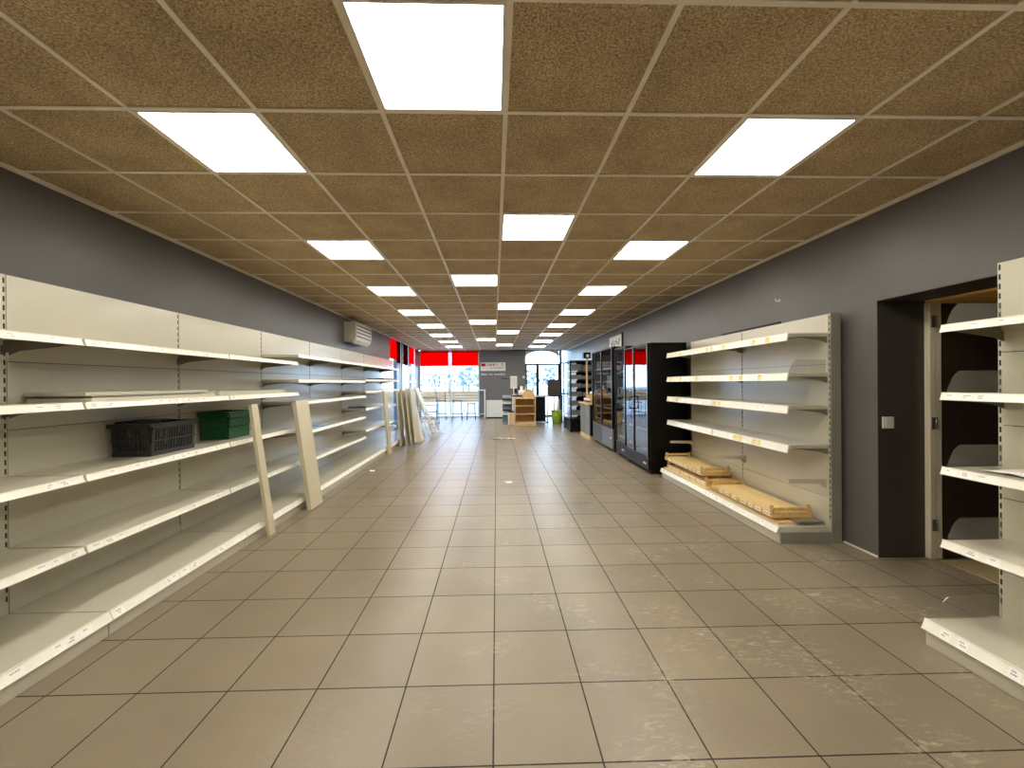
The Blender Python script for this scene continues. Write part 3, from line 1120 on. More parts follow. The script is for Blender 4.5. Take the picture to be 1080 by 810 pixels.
mb = MB()
mb.box((XR + 0.03, DY1 - 0.016, 1.005), (XR + 0.118, DY1 - 0.004, 1.095), M['white'], 0.003)
o = single('light_switch', mb, 'white square light switch inside the dark doorway reveal', 'light switch')
part('rocker', MB().box((XR + 0.05, DY1 - 0.020, 1.025), (XR + 0.098, DY1 - 0.016, 1.075), M['white'], 0.001), o)
mb = MB().box((3.37, 2.62, 0.0), (3.75, 3.02, 0.012), M['mat'], 0.003)
single('doormat', mb, 'beige coir doormat on the floor of the dark doorway', 'doormat')
mb = MB()
g = []
for i in range(7):
    r_ = []
    for j in range(4):
        u, v = i / 6, j / 3
        r_.append(mb.bm.verts.new((2.40 + 0.20 * v, 1.72 + 0.26 * u, 0.927 + 0.03 * sin(pi * u) * (0.4 + 0.6 * v) * (1 if (i % 2) else 0.7))))
    g.append(r_)
mb._set([mb.bm.faces.new((g[i][j], g[i + 1][j], g[i + 1][j + 1], g[i][j + 1])) for i in range(6) for j in range(3)], M['paper'], True)
single('paper_sheet', mb, 'buckled white paper sheet on the shelf before the dark doorway', 'paper')


mb = MB().lathe((0, 0, 0), [(0.018, 0), (0.018, 0.004), (0.005, 0.008)], M['white'], 12)
for v in mb.bm.verts:
    v.co = Vector((XR - v.co.z, 4.2 + v.co.x, 2.21 + v.co.y))
mb.tube([(XR - 0.006, 4.2, 2.21), (XR - 0.035, 4.2, 2.205), (XR - 0.04, 4.2, 2.235)], 0.005, M['white'], 8)
single('wall_hook', mb, 'tiny white hook on the dark wall above the wooden trays', 'hook')


# ------------------------------------------------------------------ fridges
def fridge(label, x0, x1, y0, y1, H, doors, grille_h, side_glass=False, handles=True, shelves=5, grille_m=None):
    """upright glass-door fridge, its front facing the aisle (-x)"""
    o = thing('display_fridge', label, 'fridge', ((x0 + x1) / 2, (y0 + y1) / 2, 0), 0, 'glass door fridges')
    c = MB()
    t = 0.045
    xf = x0 + 0.045
    c.box((xf, y1 - t, 0.05), (x1, y1, H), M['black'], 0.004)
    if side_glass:
        c.box((xf, y0, 0.05), (xf + 0.05, y0 + t, H), M['black'])
        c.box((x1 - 0.08, y0, 0.05), (x1, y0 + t, H), M['black'])
        c.box((xf + 0.05, y0, 0.05), (x1 - 0.08, y0 + t, grille_h + 0.1), M['black'])
        c.box((xf + 0.05, y0, H - 0.1), (x1 - 0.08, y0 + t, H), M['black'])
    else:
        c.box((xf, y0, 0.05), (x1, y0 + t, H), M['black'], 0.004)
    c.box((x1 - 0.03, y0 + t, 0.05), (x1, y1 - t, H), M['black'])
    c.box((xf, y0 + t, H - 0.06), (x1 - 0.03, y1 - t, H), M['black'])
    c.box((xf, y0 + t, 0.05), (x1 - 0.03, y1 - t, grille_h), M['black'])
    for yy in (y0 + 0.03, y1 - 0.09):
        for xx in (xf + 0.02, x1 - 0.09):
            c.box((xx, yy, 0), (xx + 0.06, yy + 0.06, 0.05), M['slot'])
    part('cabinet', c, o)
    if side_glass:
        part('side_pane', MB().box((xf + 0.05, y0 + 0.015, grille_h + 0.1), (x1 - 0.08, y0 + 0.022, H - 0.1), M['fglass']), o)
    g = MB()
    gm_ = grille_m or M['grille']
    g.box((x0 + 0.012, y0 + 0.01, 0.06), (xf, y1 - 0.01, grille_h - 0.01), gm_, 0.003)
    nsl = max(3, int((grille_h - 0.1) / 0.03))
    ym = y0 + (y1 - y0) * 0.45
    for i in range(nsl):
        z = 0.085 + i * (grille_h - 0.14) / max(1, nsl - 1)
        g.box((x0 + 0.010, ym + 0.05, z), (x0 + 0.0125, y1 - 0.06, z + 0.012), M['slot'])
    g.box((x0 + 0.009, y0 + 0.1, grille_h * 0.55), (x0 + 0.012, y0 + 0.22, grille_h * 0.55 + 0.025), M['white'])
    part('grille', g, o)
    for i in range(shelves):
        z = grille_h + 0.10 + i * (H - grille_h - 0.25) / shelves
        s_ = MB()
        s_.box((xf + 0.03, y0 + t + 0.005, z), (x1 - 0.04, y1 - t - 0.005, z + 0.006), M['fglass'])
        s_.box((xf + 0.02, y0 + t + 0.005, z - 0.010), (xf + 0.03, y1 - t - 0.005, z + 0.022), M['white'])
        part('shelf', s_, o)
    n = len(doors) - 1
    for i in range(n):
        a, b2 = doors[i] + 0.003, doors[i + 1] - 0.003
        d = MB()
        w = 0.024
        z0, z1 = grille_h, H - 0.005
        d.box((x0, a, z0), (x0 + 0.04, a + w, z1), M['black'], 0.003)
        d.box((x0, b2 - w, z0), (x0 + 0.04, b2, z1), M['black'], 0.003)
        d.box((x0, a + w, z0), (x0 + 0.04, b2 - w, z0 + w), M['black'])
        d.box((x0, a + w, z1 - w), (x0 + 0.04, b2 - w, z1), M['black'])
        d.box((x0 - 0.002, a, z0), (x0, a + 0.013, z1), M['steel'])
        od_ = part('door', d, o)
        part('door_pane', MB().box((x0 + 0.012, a + w, z0 + w), (x0 + 0.020, b2 - w, z1 - w), M['fglass']), od_)
        if handles:
            hy = b2 - 0.013 if i == 0 and n > 1 else a + 0.03
            h = MB()
            h.tube([(x0, hy, 1.14), (x0 - 0.055, hy, 1.14), (x0 - 0.055, hy, 0.95), (x0, hy, 0.95)], 0.011, M['black'], 8)
            part('handle', h, od_)
    return o


fridge('nearest black glass door fridge, mirror bright doors, beside the beige shelving', 2.275, 2.87, 6.06, 7.14, 1.965, (6.06, 6.68, 7.14), 0.24, grille_m=M['black'])
fridge('narrow black fridge in the middle of the fridge row', 2.30, 2.88, 7.20, 7.78, 2.02, (7.20, 7.78), 0.26, grille_m=M['black'], handles=False)
fridge('wide black fridge with grey grille at the far end of the fridge row', 2.30, 2.90, 8.0, 9.62, 2.08, (8.0, 8.81, 9.62), 0.46, side_glass=True, handles=False)

# white picture board on the wall above the wide fridge
o = thing('wall_board', 'white board with grey scribbled marks on the wall above the wide fridge', 'sign', (XR - 0.02, 9.92, 2.15))
part('board', MB().box((XR - 0.025, 9.42, 2.15), (XR - 0.002, 10.42, 2.50), M['white'], 0.002), o)
part('edge_strip', MB().box((XR - 0.03, 9.39, 2.13), (XR - 0.002, 9.42, 2.53), M['slot']), o, 'dark edge strip')
b = MB()
rs = random.Random(3)
for yy, zz in ((9.6, 2.36), (9.68, 2.29), (9.85, 2.33), (9.98, 2.26), (10.1, 2.34), (10.22, 2.30)):
    p = [(XR - 0.027, yy + 0.05 * cos(t), zz + 0.05 * sin(t) * rs.uniform(0.5, 1.2)) for t in [0.5 * k for k in range(9)]]
    b.tube(p, 0.008, M['acdark'], 6)
part('marks', b, o)

# ------------------------------------------------------------------ coffee cabinet, tiered stand, black gondola
o = thing('counter_cabinet', 'grey counter cabinet with a wooden top beyond the fridges', 'cabinet', (2.55, 10.25, 0))
c = MB()
c.box((2.28, 9.74, 0.10), (2.90, 10.78, 0.84), M['black'])
part('carcass', c, o)
part('plinth', MB().box((2.26, 9.74, 0), (2.88, 10.78, 0.10), M['beech']), o, 'wooden plinth')
part('worktop', MB().box((2.22, 9.72, 0.84), (2.91, 10.80, 0.875), M['beech'], 0.004), o, 'pale wooden worktop')
for a, b2 in ((9.75, 10.25), (10.27, 10.77)):
    d = part('door', MB().box((2.26, a, 0.11), (2.28, b2, 0.83), M['greyfront'], 0.003), o)
    h = MB()
    hy = b2 - 0.07 if a < 10 else a + 0.07
    h.tube([(2.26, hy, 0.74), (2.235, hy, 0.74), (2.235, hy, 0.60), (2.26, hy, 0.60)], 0.007, M['steel'], 8)
    part('handle', h, d)

o = thing('tiered_stand', 'tiered wooden display stand with a tall post on the grey cabinet', 'display stand', (2.5, 10.2, 0.875))
s_ = MB()
for yy in (9.80, 10.50):
    s_.prism([(2.30, 0.875), (2.86, 0.875), (2.86, 1.50), (2.74, 1.50), (2.62, 1.28), (2.48, 1.12), (2.30, 0.96)], 1, yy, yy + 0.025, M['beech'])
part('side_frame', s_, o)
for (x, z) in ((2.30, 0.94), (2.46, 1.10), (2.60, 1.26)):
    t = MB()
    t.box((x, 9.825, z), (x + 0.26, 10.50, z + 0.014), M['beech'])
    t.box((x - 0.006, 9.825, z - 0.005), (x, 10.50, z + 0.05), M['white'])
    part('tier', t, o)
s_ = MB().box((2.37, 10.535, 0.875), (2.41, 10.575, 2.0), M['beech'], 0.003)
part('post', s_, o)
o = thing('spot_lamp', 'small black box lamp on top of the wooden post', 'lamp', (2.39, 10.555, 2.0))
part('housing', MB().box((2.30, 10.50, 2.0), (2.48, 10.66, 2.15), M['black'], 0.006), o)
part('lens', MB().tube([(2.40, 10.492, 2.06), (2.40, 10.50, 2.06)], 0.04, M['white'], 14), o)

o = thing('metal_rack', 'black open display rack loaded with grey bins before the bright glazing', 'rack', (2.45, 11.9, 0))
f = MB()
x0, x1, y0, y1 = 2.10, 2.86, 11.35, 12.5
for xx in (x0, x1 - 0.035):
    for yy in (y0, y1 - 0.035):
        f.box((xx, yy, 0.0), (xx + 0.035, yy + 0.035, 1.97), M['black'])
f.box((x0, y0, 1.95), (x1, y1, 1.99), M['black'])
part('frame', f, o)
part('base_box', MB().box((x0 + 0.002, y0 + 0.002, 0.02), (x1 - 0.002, y1 - 0.002, 0.36), M['black'], 0.004), o)
part('back_panel', MB().box((x0 + 0.30, 12.0, 0.36), (x1, 12.02, 1.95), M['black']), o)  # black panel added to darken the see-through view behind the bins
levels = (0.45, 0.72, 0.98, 1.22, 1.45, 1.68)
for z in levels:
    s_ = MB()
    s_.box((x0 + 0.036, y0 + 0.004, z), (x1 - 0.036, y1 - 0.004, z + 0.016), M['black'])
    sh = part('shelf', s_, o)
    r = MB().box((x0 - 0.012, y0 + 0.02, z - 0.012), (x0, y1 - 0.02, z + 0.03), M['rail'])
    r.box((x0 + 0.04, y0 - 0.008, z - 0.010), (x0 + 0.20, y0 + 0.004, z + 0.025), M['rail'])
    part('price_rail', r, sh)


def bin_(label, x0, x1, y0, y1, z, h, m):
    mb = MB()
    t = 0.008
    mb.box((x0 + t, y0 + t, z), (x1 - t, y1 - t, z + 0.008), m)
    for lo, hi in (((x0, y0), (x1, y0 + t)), ((x0, y1 - t), (x1, y1)), ((x0, y0 + t), (x0 + t, y1 - t)), ((x1 - t, y0 + t), (x1, y1 - t))):
        mb.box((lo[0], lo[1], z), (hi[0], hi[1], z + h), m)
    mb.box((x0 - 0.008, y0 - 0.008, z + h - 0.02), (x1 + 0.008, y0, z + h), m)
    return single('storage_bin', mb, label, 'storage bin', 'grey bins on the black rack')


lvn = ('lowest', 'second', 'third', 'fourth', 'fifth', 'top')
for i, z in enumerate(levels):
    h = 0.12 if i != 5 else 0.19
    bin_('grey bin at the aisle end of the %s shelf on the black rack' % lvn[i], 2.15, 2.43, 11.40, 11.85, z + 0.016, h, M['bin'])
    bin_('grey bin at the wall end of the %s shelf on the black rack' % lvn[i], 2.47, 2.78, 11.40, 11.85, z + 0.016, h - 0.02, M['bin'])

# ------------------------------------------------------------------ checkout corner
YC = 13.25
o = thing('display_unit', 'low wooden open shelf unit facing the aisle at the checkout', 'shelf unit', (1.0, YC + 0.25, 0))
x0, x1 = 0.66, 1.33
b = MB()
b.box((x0, YC, 0), (x0 + 0.025, YC + 0.5, 0.86), M['beech'])
b.box((x1 - 0.025, YC, 0), (x1, YC + 0.5, 0.86), M['beech'])
b.box((x0 + 0.025, YC + 0.47, 0), (x1 - 0.025, YC + 0.5, 0.86), M['oak'])
part('carcass', b, o)
part('top_board', MB().box((x0 - 0.012, YC - 0.012, 0.86), (x1 + 0.012, YC + 0.51, 0.885), M['beech'], 0.003), o)
for z in (0.09, 0.36, 0.62):
    part('shelf', MB().box((x0 + 0.025, YC, z), (x1 - 0.025, YC + 0.47, z + 0.024), M['beech']), o)
part('plinth', MB().box((x0 + 0.025, YC + 0.006, 0), (x1 - 0.025, YC + 0.03, 0.09), M['beech']), o)

o = thing('bread_box', 'rounded wooden bread box on top of the low shelf unit', 'box', (1.12, YC + 0.2, 0.885))
p = [(0.93 + 0.19 - 0.19 * cos(pi * k / 12), 0.885 + 0.06 + 0.22 * sin(pi * k / 12)) for k in range(13)]
part('body', MB().prism([(0.93, 0.885)] + p + [(1.31, 0.885)], 1, YC + 0.06, YC + 0.40, M['oak']), o)
part('front_board', MB().prism([(0.95, 0.885)] + [(0.95 + 0.17 - 0.17 * cos(pi * k / 12), 0.94 + 0.19 * sin(pi * k / 12)) for k in range(13)] + [(1.29, 0.885)], 1, YC + 0.05, YC + 0.06, M['beech']), o)
part('lid_knob', MB().lathe((1.12, YC + 0.2, 1.165), [(0.015, 0), (0.02, 0.015), (0.008, 0.03)], M['oak'], 12), o)

o = thing('low_box_shelf', 'low white sided wooden box beside the open shelf unit', 'box', (0.55, YC + 0.25, 0))
b = MB()
b.box((0.45, YC + 0.06, 0), (0.47, YC + 0.46, 0.43), M['white'])
b.box((0.62, YC + 0.06, 0), (0.64, YC + 0.46, 0.43), M['white'])
b.box((0.45, YC + 0.06, 0.43), (0.64, YC + 0.46, 0.45), M['slot'])
b.box((0.47, YC + 0.44, 0), (0.62, YC + 0.46, 0.43), M['white'])
part('case', b, o)
part('front_panel', MB().box((0.47, YC + 0.05, 0.02), (0.62, YC + 0.065, 0.42), M['beech']), o, 'pale wooden front')

o = thing('checkout_counter', 'white checkout counter behind the low wooden shelf unit', 'counter', (0.95, 14.1, 0))
b = MB()
b.box((0.62, 13.80, 0), (0.66, 14.5, 0.93), M['white'], 0.003)
b.box((1.24, 13.80, 0), (1.28, 14.5, 0.93), M['white'], 0.003)
b.box((0.66, 13.82, 0), (1.24, 13.84, 0.93), M['white'])
part('body', b, o)
part('worktop', MB().box((0.58, 13.77, 0.93), (1.32, 14.53, 0.965), M['black'], 0.004), o, 'dark worktop')

o = thing('till_terminal', 'white till terminal on a stand at the checkout', 'till', (0.66, 13.95, 0.965))
part('stand', MB().box((0.60, 13.88, 0.965), (0.76, 14.06, 0.985), M['white'], 0.004).tube([(0.67, 13.97, 0.98), (0.67, 13.97, 1.25)], 0.03, M['white']), o)
part('screen', MB().obox((0.66, 13.95, 1.40), (Vector((1, 0, 0)), Vector((0, 0.97, 0.24)), Vector((0, -0.24, 0.97))), (0.115, 0.025, 0.21), M['white'], 0.006), o)
part('pole_display', MB().tube([(0.55, 13.95, 1.50), (0.36, 13.9, 1.535)], 0.011, M['black'], 8).box((0.24, 13.87, 1.52), (0.40, 13.92, 1.55), M['black']), o, 'black arm')
part('card_reader', MB().obox((0.72, 13.86, 1.12), (Vector((1, 0, 0)), Vector((0, 0.8, 0.6)), Vector((0, -0.6, 0.8))), (0.05, 0.09, 0.018), M['black'], 0.004), o)

o = thing('receipt_printer', 'white receipt printer on the checkout counter', 'printer', (0.95, 13.98, 0.965))
b = MB().prism([(13.86, 0.965), (14.1, 0.965), (14.1, 1.13), (13.94, 1.13), (13.86, 1.04)], 0, 0.82, 1.02, M['white'])
part('case', b, o)
part('paper_slip', MB().box((0.87, 13.97, 1.13), (0.97, 13.972, 1.27), M['paper']), o)
for i, (x, c_, lab) in enumerate(((0.86, 'black', 'dark bottle standing at the back of the checkout counter'), (1.08, 'steel', 'steel flask standing at the back of the checkout counter'))):
    single('bottle', MB().lathe((x, 14.3, 0.965), [(0.035, 0), (0.04, 0.01), (0.04, 0.2), (0.015, 0.27), (0.015, 0.33), (0.018, 0.34)], M[c_], 16), lab, 'bottle')

o = thing('paper_tray_rack', 'grey rack of tilted trays at the end of the checkout', 'tray rack', (0.42, 13.8, 0))
part('stand', MB().box((0.27, 13.92, 0), (0.57, 13.95, 0.98), M['greyfront']).box((0.27, 13.70, 0), (0.57, 13.92, 0.03), M['greyfront']), o)
for i, z in enumerate((0.34, 0.52, 0.70, 0.88)):
    t = MB().obox((0.42, 13.81, z), (Vector((1, 0, 0)), Vector((0, 0.94, 0.34)), Vector((0, -0.34, 0.94))), (0.15, 0.12, 0.006), M['black'])
    t.obox((0.42, 13.80, z + 0.03), (Vector((1, 0, 0)), Vector((0, 0.94, 0.34)), Vector((0, -0.34, 0.94))), (0.14, 0.11, 0.018), M['bin'] if i % 2 else M['white'])
    part('tray', t, o)

o = thing('desk', 'dark desk with a white top edge before the arched glazing', 'desk', (1.84, 14.4, 0))
part('desk_top', MB().box((1.38, 14.1, 0.90), (2.36, 14.7, 0.94), M['black'], 0.003).box((1.38, 14.08, 0.895), (1.86, 14.1, 0.945), M['white']), o)
part('drawer_block', MB().box((1.40, 14.16, 0.04), (1.76, 14.68, 0.90), M['black'], 0.004), o)
for xx in (1.80, 2.31):
    part('leg', MB().box((xx, 14.12, 0.0), (xx + 0.04, 14.16, 0.90), M['white'] if xx < 2 else M['black']).box((xx - 0.02, 14.10, 0), (xx + 0.06, 14.66, 0.03), M['black']), o)
o = thing('pinboard', 'dark upright board standing on the desk before the glazing', 'board', (2.08, 14.3, 0.94))
part('panel', MB().box((1.87, 14.28, 0.95), (2.31, 14.31, 1.47), mat('dark_woven_board', (70, 64, 62), 0.7, var=0.2, scale=80)), o)
fr = MB()
fr.box((1.85, 14.27, 0.94), (1.87, 14.32, 1.49), M['black'])
fr.box((2.31, 14.27, 0.94), (2.33, 14.32, 1.49), M['black'])
fr.box((1.87, 14.27, 1.47), (2.31, 14.32, 1.49), M['black'])
fr.box((1.9, 14.22, 0.94), (2.28, 14.38, 0.95), M['black'])
part('frame', fr, o)

o = thing('waste_bin', 'lime green bin on the tiles beside the desk', 'bin', (2.10, 13.82, 0))
b = MB()
prof = [(0.14, 0.0), (0.15, 0.01), (0.19, 0.43)]
b.lathe((2.10, 13.82, 0), prof + [(0.18, 0.43), (0.14, 0.02)], M['lime'], 24)
part('tub', b, o)
part('rim', MB().lathe((2.10, 13.82, 0.42), [(0.188, 0), (0.205, 0.004), (0.205, 0.03), (0.182, 0.03), (0.182, 0.004)], M['lime'], 24), o)
for i, (x, y_, h, lab) in enumerate(((2.02, 13.86, 0.88, 'tallest'), (2.12, 13.80, 0.72, 'shorter'), (2.165, 13.87, 0.80, 'middle height'))):
    single('paper_roll', MB().lathe((x, y_, 0.025), [(0.035, 0), (0.035, h), (0.012, h), (0.012, h - 0.02)], M['paper'], 14), lab + ' white paper roll standing in the lime green bin', 'paper roll')

# ------------------------------------------------------------------ far wall items
o = thing('white_cabinet', 'low white chest standing against the grey far wall', 'cabinet', (0.06, 16.35, 0))
part('body', MB().box((-0.32, 16.12, 0.05), (0.46, 16.58, 0.66), M['white'], 0.01), o)
part('lid', MB().box((-0.33, 16.11, 0.66), (0.47, 16.59, 0.70), M['white'], 0.008), o)
part('foot', MB().box((-0.30, 16.14, 0), (0.44, 16.56, 0.05), M['slot']), o, 'dark recessed foot')

o = thing('wall_sign', 'white wall sign with a red logo on the grey far wall', 'sign', (-0.04, YF, 1.86))
part('panel', MB().box((-0.545, YF - 0.03, 1.87), (0.46, YF, 2.215), M['white'], 0.003), o)
lg = MB()
yq = YF - 0.0325
lg.box((-0.52, yq, 2.06), (-0.345, yq + 0.002, 2.17), M['redpaint'])
lg.box((-0.435, yq - 0.001, 2.06), (-0.428, yq + 0.001, 2.17), M['darkred'])
part('logo', lg, o, 'red square logo')
tx = MB()
rt = random.Random(12)
x = -0.30
while x < 0.16:                       # one line of bold dark red letters, too small to read
    w = rt.uniform(0.03, 0.05)
    tx.box((x, yq, 2.075), (x + 0.012, yq + 0.002, 2.165), M['redpaint'])
    tx.box((x, yq, rt.choice((2.15, 2.115, 2.075))), (x + w, yq + 0.002, rt.choice((2.165, 2.13)) if False else 2.165), M['redpaint']) if rt.random() < 0.6 else tx.box((x, yq, 2.075), (x + w, yq + 0.002, 2.092), M['redpaint'])
    x += w + 0.018
x = -0.16
while x < 0.38:                       # the finer line below it
    w = rt.uniform(0.012, 0.022)
    tx.box((x, yq, 1.98), (x + w, yq + 0.002, 1.98 + rt.choice((0.022, 0.03))), M['slot'])
    x += w + (0.03 if abs(x - 0.1) < 0.02 else 0.006)
part('lettering', tx, o)
em = MB().tube([(0.34 + 0.045 * cos(t), yq, 2.13 + 0.045 * sin(t)) for t in [0.6 * k for k in range(10)]], 0.01, M['acdark'], 6)
part('emblem', em, o, 'small grey round emblem')

tl = MB()
x = -0.53
k = 0
while x < 0.45:                        # raised white letters under the sign, unreadable at this distance
    if k == 8 or k == 11:
        x += 0.05
    w = rt.choice((0.022, 0.03, 0.035))
    h = rt.choice((0.06, 0.06, 0.085))
    tl.box((x, YF - 0.018, 1.70), (x + 0.009, YF, 1.70 + h), M['white'])
    tl.box((x + w - 0.009, YF - 0.018, 1.70), (x + w, YF, 1.76), M['white'])
    tl.box((x + 0.009, YF - 0.018, 1.70 if k % 3 else 1.745), (x + w - 0.009, YF, 1.715 if k % 3 else 1.76), M['white'])
    x += w + 0.011
    k += 1
single('raised_lettering', tl, 'line of raised white letters under the sign on the grey far wall', 'lettering')
single('wall_switch', MB().box((1.15, YF - 0.012, 1.56), (1.23, YF, 1.66), M['white'], 0.003), 'small white switch on the far wall beside the arched glazing', 'switch')
PX = XL - 0.12
for z, lab in ((1.43, 'upper'), (1.27, 'lower')):
    single('wall_socket', MB().box((PX, 15.86, z), (PX + 0.014, 15.98, z + 0.1), M['white'], 0.003), lab + ' white socket on the dark pillar beside the far window', 'socket')

# high white table across the far window
o = thing('high_table', 'high white framed table in front of the far window', 'table', (-1.65, 16.25, 0))
part('table_top', MB().box((-2.96, 16.0, 1.09), (-0.34, 16.5, 1.125), M['white'], 0.004), o)
for x in (-2.94, -0.40):
    for yv in (16.02, 16.44):
        part('leg', MB().box((x, yv, 0), (x + 0.045, yv + 0.045, 1.09), M['white']), o)
part('rail', MB().box((-2.90, 16.455, 0.14), (-0.40, 16.475, 0.17), M['white']), o)


def stool(label, x, y, back, w=0.36, h=0.74):
    o = thing('bar_stool', label, 'stool', (x, y, 0), 0, 'dark bar stools at the high table')
    part('seat', MB().box((x - w / 2, y - w / 2, h), (x + w / 2, y + w / 2, h + 0.03), M['black'], 0.006), o)
    for sx in (-1, 1):
        for sy in (-1, 1):
            part('leg', MB().tube([(x + sx * (w / 2 - 0.03), y + sy * (w / 2 - 0.03), h), (x + sx * (w / 2), y + sy * (w / 2), 0)], 0.010, M['black'], 8), o)
    r = MB()
    for s_ in (-1, 1):
        r.tube([(x - w / 2 + 0.01, y + s_ * (w / 2 - 0.01), 0.25), (x + w / 2 - 0.01, y + s_ * (w / 2 - 0.01), 0.25)], 0.008, M['black'], 6)
    part('footrest', r, o)
    if back:
        b = MB()
        for sx in (-1, 1):
            b.tube([(x + sx * (w / 2 - 0.02), y - w / 2 + 0.02, h + 0.02), (x + sx * (w / 2 - 0.01), y - w / 2 - 0.03, h + 0.33)], 0.011, M['black'], 8)
        for k in range(5):
            b.box((x - w / 2 + 0.02, y - w / 2 - 0.02, h + 0.10 + k * 0.05), (x + w / 2 - 0.02, y - w / 2 - 0.008, h + 0.12 + k * 0.05), M['oak'])
        part('backrest', b, o)


stool('dark bar stool with a slatted backrest at the high table', -2.0, 15.6, True)
stool('backless dark bar stool at the middle of the high table', -1.40, 15.55, False)
stool('backless dark bar stool at the wall end of the high table', -0.88, 15.65, False, 0.32, 0.6)

o = thing('wire_trolley', 'wire trolley on black castors before the far window', 'trolley', (-2.2, 13.8, 0))
x0, x1, y0, y1 = -2.52, -1.88, 13.55, 14.0
f = MB()
for xx in (x0, x1):
    for yy in (y0, y1):
        f.tube([(xx, yy, 0.09), (xx, yy, 0.92)], 0.014, M['bracket'], 8)
f.tube([(x0, y0, 0.92), (x1, y0, 0.92), (x1, y1, 0.92), (x0, y1, 0.92), (x0, y0, 0.92)], 0.014, M['bracket'], 8)
part('frame', f, o)
for z in (0.22, 0.44, 0.66, 0.86):
    s_ = MB()
    for k in range(9):
        yy = y0 + (y1 - y0) * k / 8
        s_.tube([(x0, yy, z), (x1, yy, z)], 0.006, M['bracket'], 6)
    for xx in (x0, (x0 + x1) / 2, x1):
        s_.tube([(xx, y0, z), (xx, y1, z)], 0.007, M['bracket'], 6)
    part('wire_shelf', s_, o)
for xx in (x0, x1):
    for yy in (y0, y1):
        part('castor', MB().tube([(xx - 0.014, yy, 0.045), (xx + 0.014, yy, 0.045)], 0.045, M['black'], 16).box((xx - 0.018, yy - 0.01, 0.07), (xx + 0.018, yy + 0.01, 0.1), M['black']), o)

# blinds
for a, b2, lab in ((-2.98, -1.80, 'red blind at the head of the far window, on the shelving side'), (-1.74, -0.62, 'red blind at the head of the far window, on the grey wall side')):
    o = thing('roller_blind', lab, 'blind', ((a + b2) / 2, YF + 0.03, 2.08), 0, 'red blinds on the windows')
    part('cloth', MB().box((a + 0.02, YF + 0.028, 2.10), (b2 - 0.02, YF + 0.031, 2.66), M['red']), o)
    part('bottom_bar', MB().box((a + 0.02, YF + 0.022, 2.075), (b2 - 0.02, YF + 0.037, 2.10), M['redpaint']), o)
    part('roller', MB().tube([(a + 0.02, YF + 0.03, 2.67), (b2 - 0.02, YF + 0.03, 2.67)], 0.012, M['redpaint'], 8), o)
for a, b2, mt, lab, z in ((11.66, 12.49, 'red', 'red strip blind in the side window nearest the shelving run', 2.10), (12.50, 12.97, 'darkred', 'dark red strip standing in for dark reflection on the wide side window post', 2.02),  # second strip is added in place of dark reflection and exterior in the glass
                          (13.35, 14.1, 'darkred', 'dark red strip blind in the middle side window', 2.0), (14.35, 15.2, 'red', 'red strip blind in the side window nearest the far corner', 2.08)):
    o = thing('strip_blind', lab, 'blind', (XL - 0.035, (a + b2) / 2, z), 0, 'red blinds on the windows')
    part('cloth', MB().box((XL - 0.026, a, z), (XL - 0.022, b2, ZC - 0.03), M[mt]), o)
    part('head_rail', MB().box((XL - 0.029, a, ZC - 0.03), (XL - 0.014, b2, ZC - 0.003), M['white']), o)
o = thing('ceiling_spot', 'small white spotlight in the far corner by the side windows', 'spotlight', (-2.78, 15.45, ZC - 0.1))
part('housing', MB().lathe((-2.78, 15.45, ZC - 0.09), [(0.045, 0), (0.05, 0.02), (0.05, 0.07), (0.02, 0.09)], M['white'], 16), o)
part('lens', MB().lathe((-2.78, 15.45, ZC - 0.094), [(0.038, 0), (0.04, 0.004)], M['spot'], 16), o)

# ------------------------------------------------------------------ scraps on the floor
rp_ = random.Random(21)
SC = (((0.08, 10.15, 0.10), 'torn white paper scrap, first of the small litter line on the tiles'), ((0.22, 10.12, 0.09), 'torn white paper scrap in the middle of the small litter line'),
      ((0.34, 10.2, 0.07), 'tiny white paper scrap beside the middle of the litter line'), ((0.44, 10.1, 0.08), 'torn white paper scrap at the fridge end of the litter line'),
      ((0.195, 5.7, 0.05), 'lone white paper scrap in the middle of the aisle'), ((-1.95, 6.6, 0.04), 'small white paper scrap near the foot of the shelving run'))
for (x, y, r), lab in SC:
    mb = MB()
    g = []
    for i in range(5):
        r_ = []
        for j in range(4):
            r_.append(mb.bm.verts.new((x + r * (i / 2 - 1) + rp_.uniform(-.2, .2) * r, y + r * 0.8 * (j / 1.5 - 1) + rp_.uniform(-.2, .2) * r, 0.001 + rp_.uniform(0, 0.35) * r)))
        g.append(r_)
    mb._set([mb.bm.faces.new((g[i][j], g[i + 1][j], g[i + 1][j + 1], g[i][j + 1])) for i in range(4) for j in range(3)], M['paper'])
    lo = min(v.co.z for v in mb.bm.verts)
    for v in mb.bm.verts:
        v.co.z -= lo
    single('paper_scrap', mb, lab, 'paper scrap')

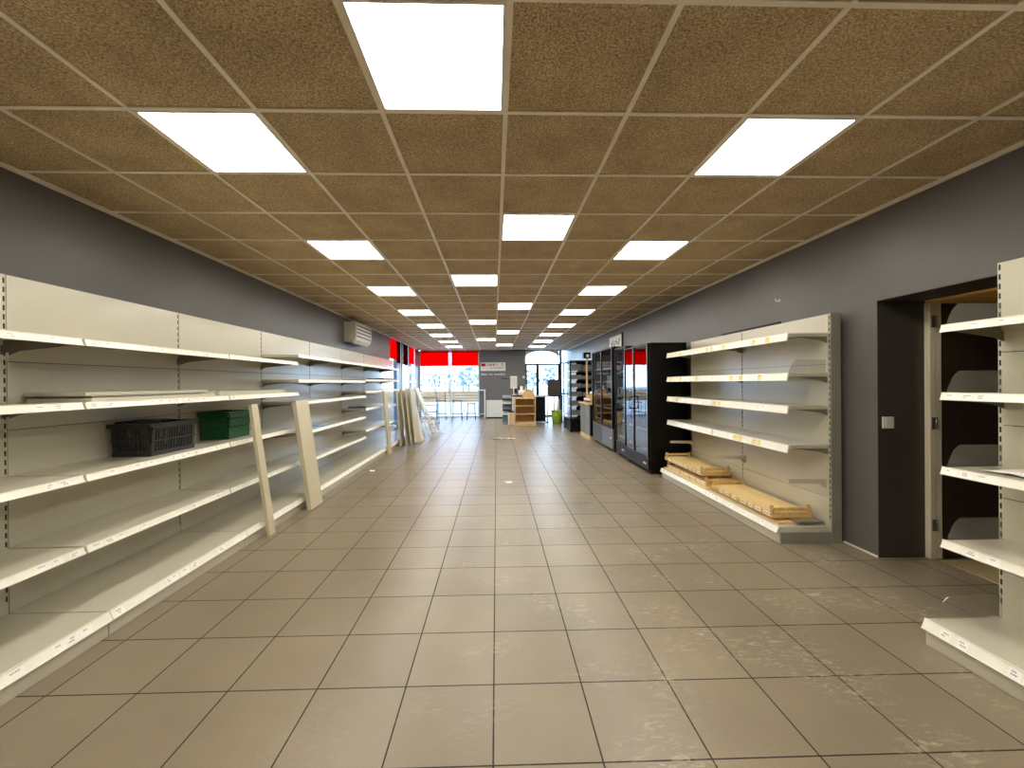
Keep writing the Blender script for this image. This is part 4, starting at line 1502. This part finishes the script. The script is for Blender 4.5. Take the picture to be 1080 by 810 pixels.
# ------------------------------------------------------------------ outside
struct('terrain', MB().box((-60, YF + 0.2, -0.3), (60, 120, -0.02), M['terrace'])).name = 'ground_outside'
struct('ground_beside', MB().box((-40, -10, -0.3), (-3.3, YF + 0.2, -0.02), M['terrace']))
o = thing('terrace_fence', 'low timber fence on a white kerb outside the far window', 'fence', (-2.2, 20.5, -0.02))
part('kerb', MB().box((-6, 20.4, -0.02), (0.6, 20.6, 0.42), M['white']), o)
for k in range(4):
    part('board', MB().box((-6, 20.43, 0.45 + k * 0.135), (0.6, 20.46, 0.58 + k * 0.135), M['fence']), o)
for k in range(6):
    part('post', MB().box((-5.9 + k * 1.28, 20.46, 0.42), (-5.82 + k * 1.28, 20.54, 1.0), M['fence']), o)
lat = MB()
bx_, by_ = -8.2, 52
for s_ in (-1, 1):
    for q in (-1, 1):
        lat.tube([(bx_ + s_ * 0.9, by_ + q * 0.9, -0.02), (bx_, by_, 3.6)], 0.05, M['steel'], 6)
for k in range(1, 5):
    w = 0.9 * (1 - k / 5)
    z = 3.6 * k / 5
    lat.tube([(bx_ - w, by_ - w, z), (bx_ + w, by_ - w, z), (bx_ + w, by_ + w, z), (bx_ - w, by_ + w, z), (bx_ - w, by_ - w, z)], 0.03, M['steel'], 6)
single('lattice_mast', lat, 'small lattice mast seen through the far window', 'mast')
rt = random.Random(9)
TR = [(-11.0, 58, 3.4), (-9.2, 64, 3.0), (-6.6, 60, 2.7), (-5.0, 66, 3.3), (-3.6, 58, 3.6), (-2.4, 62, 2.9), (-1.2, 60, 3.8), (5.6, 60, 3.2), (8.6, 64, 3.6), (-13.5, 30, 5.0), (-15.5, 22, 5.4)]
where = ['at the shelving side of the far window', 'beside the lattice mast', 'in the middle of the shelving side pane', 'next to the window mullion', 'just past the window mullion', 'in the middle of the grey wall side pane',
         'at the grey wall edge of the far window', 'through the narrow arched pane', 'through the wide arched pane', 'through the far side window', 'through the nearest side window']
for (x, y, h), wtxt in zip(TR, where):
    o = thing('hazy_tree', 'distant bluish tree seen ' + wtxt, 'tree', (x, y, -0.02), 0, 'distant trees outside the windows')
    part('trunk', MB().tube([(x, y, -0.02), (x + 0.1, y, h * 0.35), (x, y, h * 0.8)], [0.14, 0.10, 0.03], M['bark'], 8), o)
    c = MB()
    for k in range(60):
        a = rt.uniform(0, 2 * pi)
        zz = rt.uniform(0.3, 1.0)
        rr = h * 0.32 * math.sqrt(rt.random()) * (1.25 - abs(zz - 0.6))
        px, py, pz = x + rr * cos(a), y + rr * sin(a), h * zz
        r0 = h * rt.uniform(0.03, 0.075)
        ret = bmesh.ops.create_icosphere(c.bm, subdivisions=1, radius=r0)
        for v in ret['verts']:
            v.co = Vector((px, py, pz)) + v.co * rt.uniform(0.7, 1.25)
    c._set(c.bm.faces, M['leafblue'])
    part('crown', c, o)
